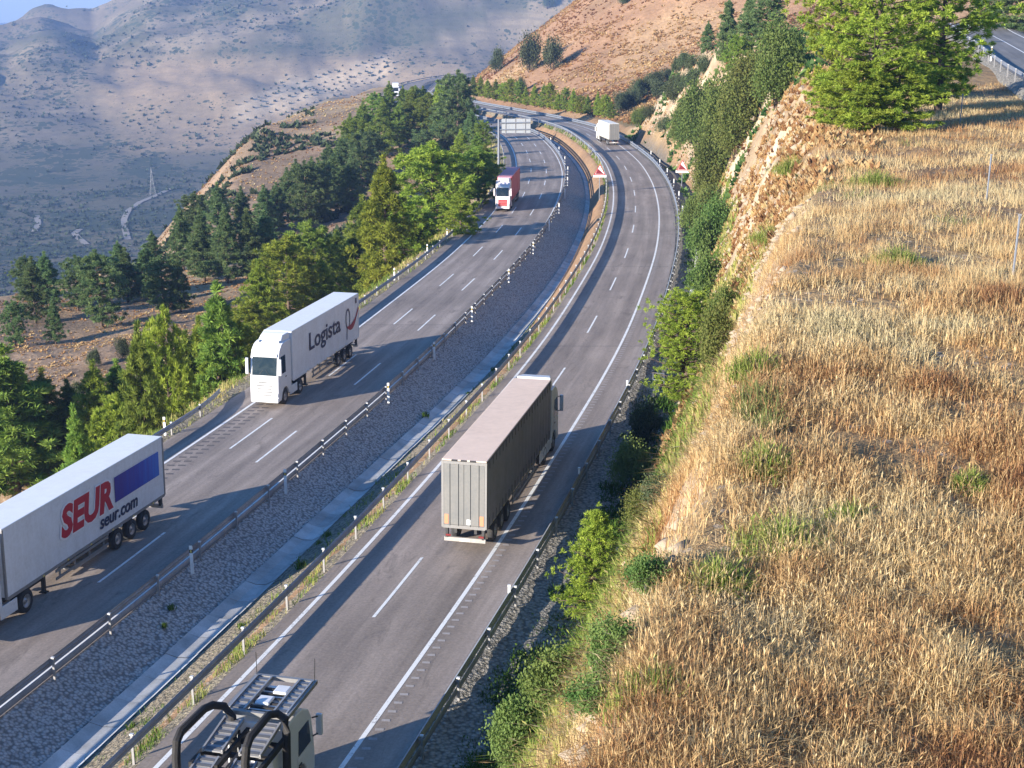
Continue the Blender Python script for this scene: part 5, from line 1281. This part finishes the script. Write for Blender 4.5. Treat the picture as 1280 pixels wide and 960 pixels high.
# olive broom clumps standing in the dry grass
def broom(u, v, h, wd, label):
    p = ground_at(u, v); r = empty("broom_shrub", p); tag(r, label, "shrub", "olive shrubs in the dry grass"); rg = np.random.default_rng(int(u + v * 3)); n = 900
    q = rg.normal(0, 1, (n, 3)) * np.array([wd * .34, wd * .34, 0]); q[:, 2] = -.05; rr = np.hypot(q[:, 0], q[:, 1]) / wd
    hh = h * np.clip(1.1 - rr * .9, .35, 1.1) * rg.uniform(.55, 1.15, n)
    o = blades("stalks", q, hh, rg.uniform(.012, .026, n), .6, np.clip(rg.normal(.62, .16, n), 0, 1), M['green_grass'], None, None, int(u), .15, r); del o["kind"]
    m = MB()
    for k in range(9): a = rg.uniform(0, 6.28); m.tube([(0, 0, -.05), (math.cos(a) * wd * .3, math.sin(a) * wd * .3, h * .6)], [.02, .008], 4)
    m.build("stems", M['bark'], r)
for (u, v, h, wd, lb) in [(985, 690, .75, 1.3, "large olive clump in the dry grass, left of the middle"), (1214, 612, .5, .5, "small green clump in the dry grass near the right edge"), (955, 590, .7, .9, "grey-green clump near the crest above the large olive clump"), (900, 735, .6, .8, "low olive clump at the crest of the cutting"), (1095, 232, .9, 1.8, "olive patch in the pale upper grass"), (965, 300, .9, 1.5, "olive clump on the crest near the pale rock"), (990, 215, 1.1, 1.6, "dark olive clump at the top of the pale rock"), (945, 470, .8, 1.0, "brownish clump at the crest above the round pine"), (1120, 330, .7, 1.2, "greenish clump in the middle of the pale grass"), (820, 880, .6, .9, "olive clump on the crest near the bottom edge"), (1060, 660, .55, .7, "small olive clump right of the large one")]:
    broom(u, v, h, wd, lb)

# loose stones along the crest of the cutting
def crest_stones():
    rg = np.random.default_rng(35); n = 2600; y = rg.uniform(15, 75, n); dr_ = rg.normal(8.3, .7, n); x = CR(y) + XR_EDGE + dr_; z = height(x, y)
    c = fbm(x / 2, y / 2, 231, 3); k = c > .47; x, y, z = x[k], y[k], z[k]; m = len(x)
    base = np.array([(1, 0, 0), (0, 1, 0), (-1, 0, 0), (0, -1, 0), (0, 0, 1), (0, 0, -1), (.7, .7, .6), (-.7, .6, -.5)])
    f = np.array([(0, 6, 4), (6, 1, 4), (1, 2, 4), (2, 3, 4), (3, 0, 4), (0, 5, 1), (1, 7, 2), (7, 5, 2), (2, 5, 3), (3, 5, 0), (0, 1, 6), (1, 5, 7)])
    s = rg.uniform(.05, .20, m) ** 1.0 * rg.uniform(.6, 1.4, m); V = base[None] * s[:, None, None] * rg.uniform(.6, 1.3, (m, 8, 1)) * np.array([1, 1.1, .7]) + np.stack([x, y, z + s * .25], -1)[:, None]
    F = (np.arange(m)[:, None, None] * 8 + f[None]).reshape(-1, 3)
    o = link("crest_stones", np_mesh("crest_stones", V.reshape(-1, 3), F, M['stone'])); tag(o, "loose pale stones along the crest of the cutting", "stones", None, "stuff")
    # weathered ledges and blocks of the rock cutting
    n = 7000; y = rg.uniform(62, 286, n); dr_ = rg.uniform(2.2, 15, n); x = CR(y) + XR_EDGE + dr_; z, dq, sq, _, _ = height(x, y, True); e = .6
    sl_ = np.hypot((height(x + e, y) - height(x - e, y)) / (2 * e), (height(x, y + e) - height(x, y - e)) / (2 * e)); c = fbm(x / 4, y / 4, 233, 3)
    k = (sl_ > .9) & (c + .25 * rg.random(n) > .64); x, y, z = x[k], y[k], z[k]; m = len(x); s = rg.uniform(.10, .5, m) ** 1.3 * 1.1
    V = base[None] * s[:, None, None] * rg.uniform(.55, 1.35, (m, 8, 3)) * np.array([.8, 1.25, .75]) + np.stack([x, y, z], -1)[:, None]; F = (np.arange(m)[:, None, None] * 8 + f[None]).reshape(-1, 3)
    o = link("cutting_rocks", np_mesh("cutting_rocks", V.reshape(-1, 3), F, M['stone'])); tag(o, "weathered pale rock ledges on the face of the cutting", "rocks", None, "stuff")
    x, y, rg2 = scatter_polar(26000, 690, 1080, 62, 290, 341); z, dq, sq, _, _ = height(x, y, True); k = (dq > 3) & (dq < 16) & (sq < 292) & (fbm(x / 3, y / 3, 342, 3) > .47); m = k.sum()
    tufts("cutting_tussocks", x[k], y[k], z[k], rg2.uniform(.12, .42, m), np.clip(rg2.normal(.45, .2, m), 0, 1), M['dry_grass'], "dry tussocks on the face of the cutting", "dry tussocks", 343, 1.0)
M['stone'] = paint("pale_stone", (.33, .26, .185), .9, 0, .5, 3, (.3, .22, .16))

# tussocks on the far slopes and scrub on the mountains, too many and too small to count
def tufts(name, x, y, z, s, tint, mat, label, cat, seed, flat=.8):
    rg = np.random.default_rng(seed); m = len(x); k = 7
    V = np.empty((m, k * 3, 3)); c = np.stack([x, y, z], -1)
    for j in range(k):
        a = rg.uniform(0, 6.28, m); e = rg.uniform(.25, 1.0, m); d = np.stack([np.cos(a), np.sin(a), e * flat * 1.3], -1); t = np.stack([-np.sin(a), np.cos(a), np.zeros(m)], -1)
        V[:, j * 3] = c + d * (s * .9)[:, None]; V[:, j * 3 + 1] = c + t * (s * .75)[:, None] + np.array([0, 0, -.1]); V[:, j * 3 + 2] = c - t * (s * .75)[:, None] + np.array([0, 0, -.1])
    F = np.arange(m * k * 3).reshape(-1, 3); tt = np.repeat(np.clip(np.repeat(tint, k) + rg.normal(0, .06, m * k), 0, 1), 3)
    o = link(name, np_mesh(name, V.reshape(-1, 3), F, mat, {"tint": np.stack([tt] * 3 + [np.ones_like(tt)], -1)})); tag(o, label, cat, None, "stuff")
def scatter_polar(n, u0, u1, y0, y1, seed):
    rg = np.random.default_rng(seed); a = rg.uniform((u0 - 640) / FPX, (u1 - 640) / FPX, n); y = np.exp(rg.uniform(math.log(y0), math.log(y1), n)); return a * y * 1.03, y, rg
x, y, rg = scatter_polar(38000, 560, 1060, 300, 620, 301); z, dr, sr, dl, sl = height(x, y, True)
k = (dr > 6) & (sr > 305) & (rg.random(len(x)) < np.clip((fbm(x / 6, y / 6, 302, 3) - .3) * 3, .1, 1)); m = k.sum()
tufts("hill_tussocks", x[k], y[k], z[k], rg.uniform(.3, .8, m), np.clip(.40 + .9 * (fbm(x[k] / 30, y[k] / 30, 303, 3) - .5) + rg.normal(0, .1, m), 0, .9), M['dry_grass'], "dry tussocks covering the brown hill beyond the bend", "dry tussocks", 304)
x, y, rg = scatter_polar(48000, -60, 640, 85, 520, 311); z, dr, sr, dl, sl = height(x, y, True)
k = (dl > 3) & (dl < 95) & (rg.random(len(x)) < np.clip((fbm(x / 5, y / 5, 312, 3) - .32) * 3, .08, 1)); m = k.sum()
tufts("slope_tussocks", x[k], y[k], z[k], rg.uniform(.10, .32, m) * np.interp(y[k], [85, 500], [.8, 1.9]), np.clip(.46 + .9 * (fbm(x[k] / 22, y[k] / 22, 313, 3) - .5) + rg.normal(0, .12, m), 0, .92), M['dry_grass'], "dry tussocks on the reddish hillside among the pines", "dry tussocks", 314)
x, y, rg = scatter_polar(9000, 150, 560, 230, 520, 317); z, dr, sr, dl, sl = height(x, y, True)
k = (dl > 22) & (dl < 95) & (fbm(x / 14, y / 14, 318, 3) > .55); m = k.sum()
tufts("spur_scrub", x[k], y[k], z[k] + .1, rg.uniform(.4, 1.5, m), rg.uniform(0, 1, m), M['leaf_dark'], "low dark scrub scattered over the straw-coloured spur", "scrub", 319, 1.0)
x, y, rg = scatter_polar(30000, -80, 760, 560, 3200, 321); z, dr, sr, dl, sl = height(x, y, True)
k = ((y > 760) | (dl > 60)) & ~((x / y > -.13) & (y < 1300) & (rg.random(len(x)) < .85)) & (rg.random(len(x)) < np.clip((fbm(x / 160, y / 160, 322, 4) - .47) * 7 + np.where(z < -140, .5, 0), .05, 1)); m = k.sum()
tufts("mountain_scrub", x[k], y[k], z[k], rg.uniform(.6, 1.9, m) ** 1.5 * np.interp(y[k], [560, 3000], [.8, 1.5]), rg.uniform(0, .7, m), M['leaf_dark'], "dark scrub scattered over the valley and the far mountain sides", "scrub", 324, 1.2)
x, y, rg = scatter_polar(9000, 700, 1010, 130, 300, 331); z, dr, sr, dl, sl = height(x, y, True)
k = (dr > 1.2) & (dr < 22) & (sr < 300) & (sr > 120) & (fbm(x / 3.5, y / 3.5, 332, 3) > .60); m = k.sum()
tufts("cutting_scrub", x[k], y[k], z[k] + .1, rg.uniform(.3, .95, m), rg.uniform(0, 1, m), M['leaf_green'], "low green scrub growing on the pale rock cutting", "scrub", 334, .9)

crest_stones()

# ------------------------------------------------------------------ far details: pylons, tracks, orchard rows, terrace wall
def pylon(u, v, hpx, label):
    p = ground_at(u, v); d = math.sqrt(p.x ** 2 + p.y ** 2 + (p.z - CAMZ) ** 2); H = hpx * d / FPX; r = empty("pylon", p, .4); tag(r, label, "pylon", "lattice pylons in the valley")
    b = H * .11; rad = d / FPX * .10; m = MB()
    for sx in (-1, 1):
        for sy in (-1, 1): m.tube([(sx * b, sy * b, -2), (sx * b * .28, sy * b * .28, H * .62), (0, 0, H)], rad, 4)
    lv = np.linspace(0, .9, 7)
    for i in range(6):
        w0, w1 = (np.interp(q, [0, .62, 1], [b, b * .28, 0]) for q in (lv[i], lv[i + 1])); z0, z1 = H * lv[i], H * lv[i + 1]
        for s in (-1, 1):
            m.tube([(-w0, s * w0, z0), (w1, s * w1, z1)], rad * .6, 3); m.tube([(w0, s * w0, z0), (-w1, s * w1, z1)], rad * .6, 3); m.tube([(s * w0, -w0, z0), (s * w1, w1, z1)], rad * .6, 3)
    m.build("lattice", M['galv_dull'], r)
    for q in (.66, .78, .90):
        a = MB(); a.tube([(-H * .17, 0, H * q), (0, 0, H * (q + .025)), (H * .17, 0, H * q)], rad * .8, 4); a.build("crossarm", M['galv_dull'], r)
pylon(191, 243, 32, "small lattice pylon at the edge of the dark valley")

def track(pix, w, label_name="dirt_track"):
    P = [ground_at(u, v) for u, v in pix]; pts = []
    for i in range(len(P) - 1):
        for k in range(10):
            t = k / 10; pts.append(P[i].lerp(P[i + 1], t))
    pts.append(P[-1]); V = []
    n = len(pts)
    for i, p in enumerate(pts):
        t = (pts[min(i + 1, n - 1)] - pts[max(i - 1, 0)]); s = Vector((t.y, -t.x, 0)).normalized() * w
        for q in (p - s, p, p + s): V.append((q.x, q.y, float(height(np.array([q.x]), np.array([q.y]))[0]) + .5))
    o = link(label_name, np_mesh(label_name, V, grid_faces(n, 3), M['track'], None, True)); tag(o, kind="structure")
M['track'] = _concrete("pale_track", (.30, .26, .22), (.24, .21, .175))
track([(160, 300), (156, 286), (155, 275), (161, 263), (175, 253), (197, 244), (214, 236)], 2.6)
track([(108, 306), (98, 298), (93, 292), (100, 287)], 2.6)
track([(43, 290), (48, 280), (46, 270)], 2.4)

def orchard():
    """rows of small trees on the pale field of the nearer spur"""
    rg = np.random.default_rng(41); X, Y = [], []
    a, b = ground_at(312, 138), ground_at(478, 88); ex = Vector((b.x - a.x, b.y - a.y)).normalized(); ey = Vector((-ex.y, ex.x))
    for i in range(70):
        for j in range(-30, 60):
            q = Vector((a.x, a.y)) + ex * (i * 11.0 - 60) + ey * (j * 16.0); X.append(q.x + rg.normal(0, .6)); Y.append(q.y + rg.normal(0, .6))
    x, y = np.array(X), np.array(Y); z = height(x, y); az = x / y; k = (np.abs(z - np.interp(az, [-.20, -.184, -.09, -.07], [-152, -147, -112, -106])) < 14) & (az > -.195) & (az < -.08) & (y > 1400) & (y < 2300); x, y, z = x[k], y[k], z[k]
    tufts("orchard_trees", x, y, z + .3, np.full(len(x), 2.4) * rg.uniform(.8, 1.2, len(x)), rg.uniform(0, .6, len(x)), M['leaf_dark'], "rows of tiny trees on the pale orchard terraces", "orchard", 342, 1.0)
orchard()

def outcrop():
    """dark rock cutting above the far bend"""
    p = ground_at(532, 106); r = link("rock_outcrop", bpy.data.meshes.new("rock")); rg = np.random.default_rng(8)
    u = np.linspace(-1, 1, 40); v = np.linspace(0, 1, 16); U, Vv = np.meshgrid(u, v, indexing='ij')
    X = U * 15; Zt = 9.5 * (1 - np.abs(U) ** 2.2) * (.65 + .5 * fbm(U * 3 + 5, U * 0, 401, 3)); Z = Zt * Vv - 1.5 ; Y = Vv * 5 + 5 * fbm(U * 4, Vv * 3, 402, 4)
    r.data = np_mesh("rock", np.stack([X, Y, Z], -1).reshape(-1, 3), grid_faces(40, 16), M['dark_rock'], None, False); r.location = p; r.rotation_euler = (0, 0, -.25)
    tag(r, "dark rock outcrop above the far bend by the tiny white lorry", "rock")
M['dark_rock'] = _concrete("dark_rock", (.075, .068, .065), (.03, .03, .032))
outcrop()

# ------------------------------------------------------------------ haze: one closed box of even, pale air
def haze():
    m = MB(); m.box(-5000, 5000, -200, 9200, -420, 150); t = NT("haze_air"); t.n.remove(t.b)
    pv = t.new("ShaderNodeVolumePrincipled"); pv.inputs["Color"].default_value = (.36, .55, 1.0, 1); pv.inputs["Density"].default_value = .00015; pv.inputs["Anisotropy"].default_value = .0
    t.l.new(pv.outputs[0], t.out.inputs["Volume"])
    o = m.build("haze", t.m); tag(o, "thin blue haze over the valley and mountains", "haze", None, "stuff")
haze()
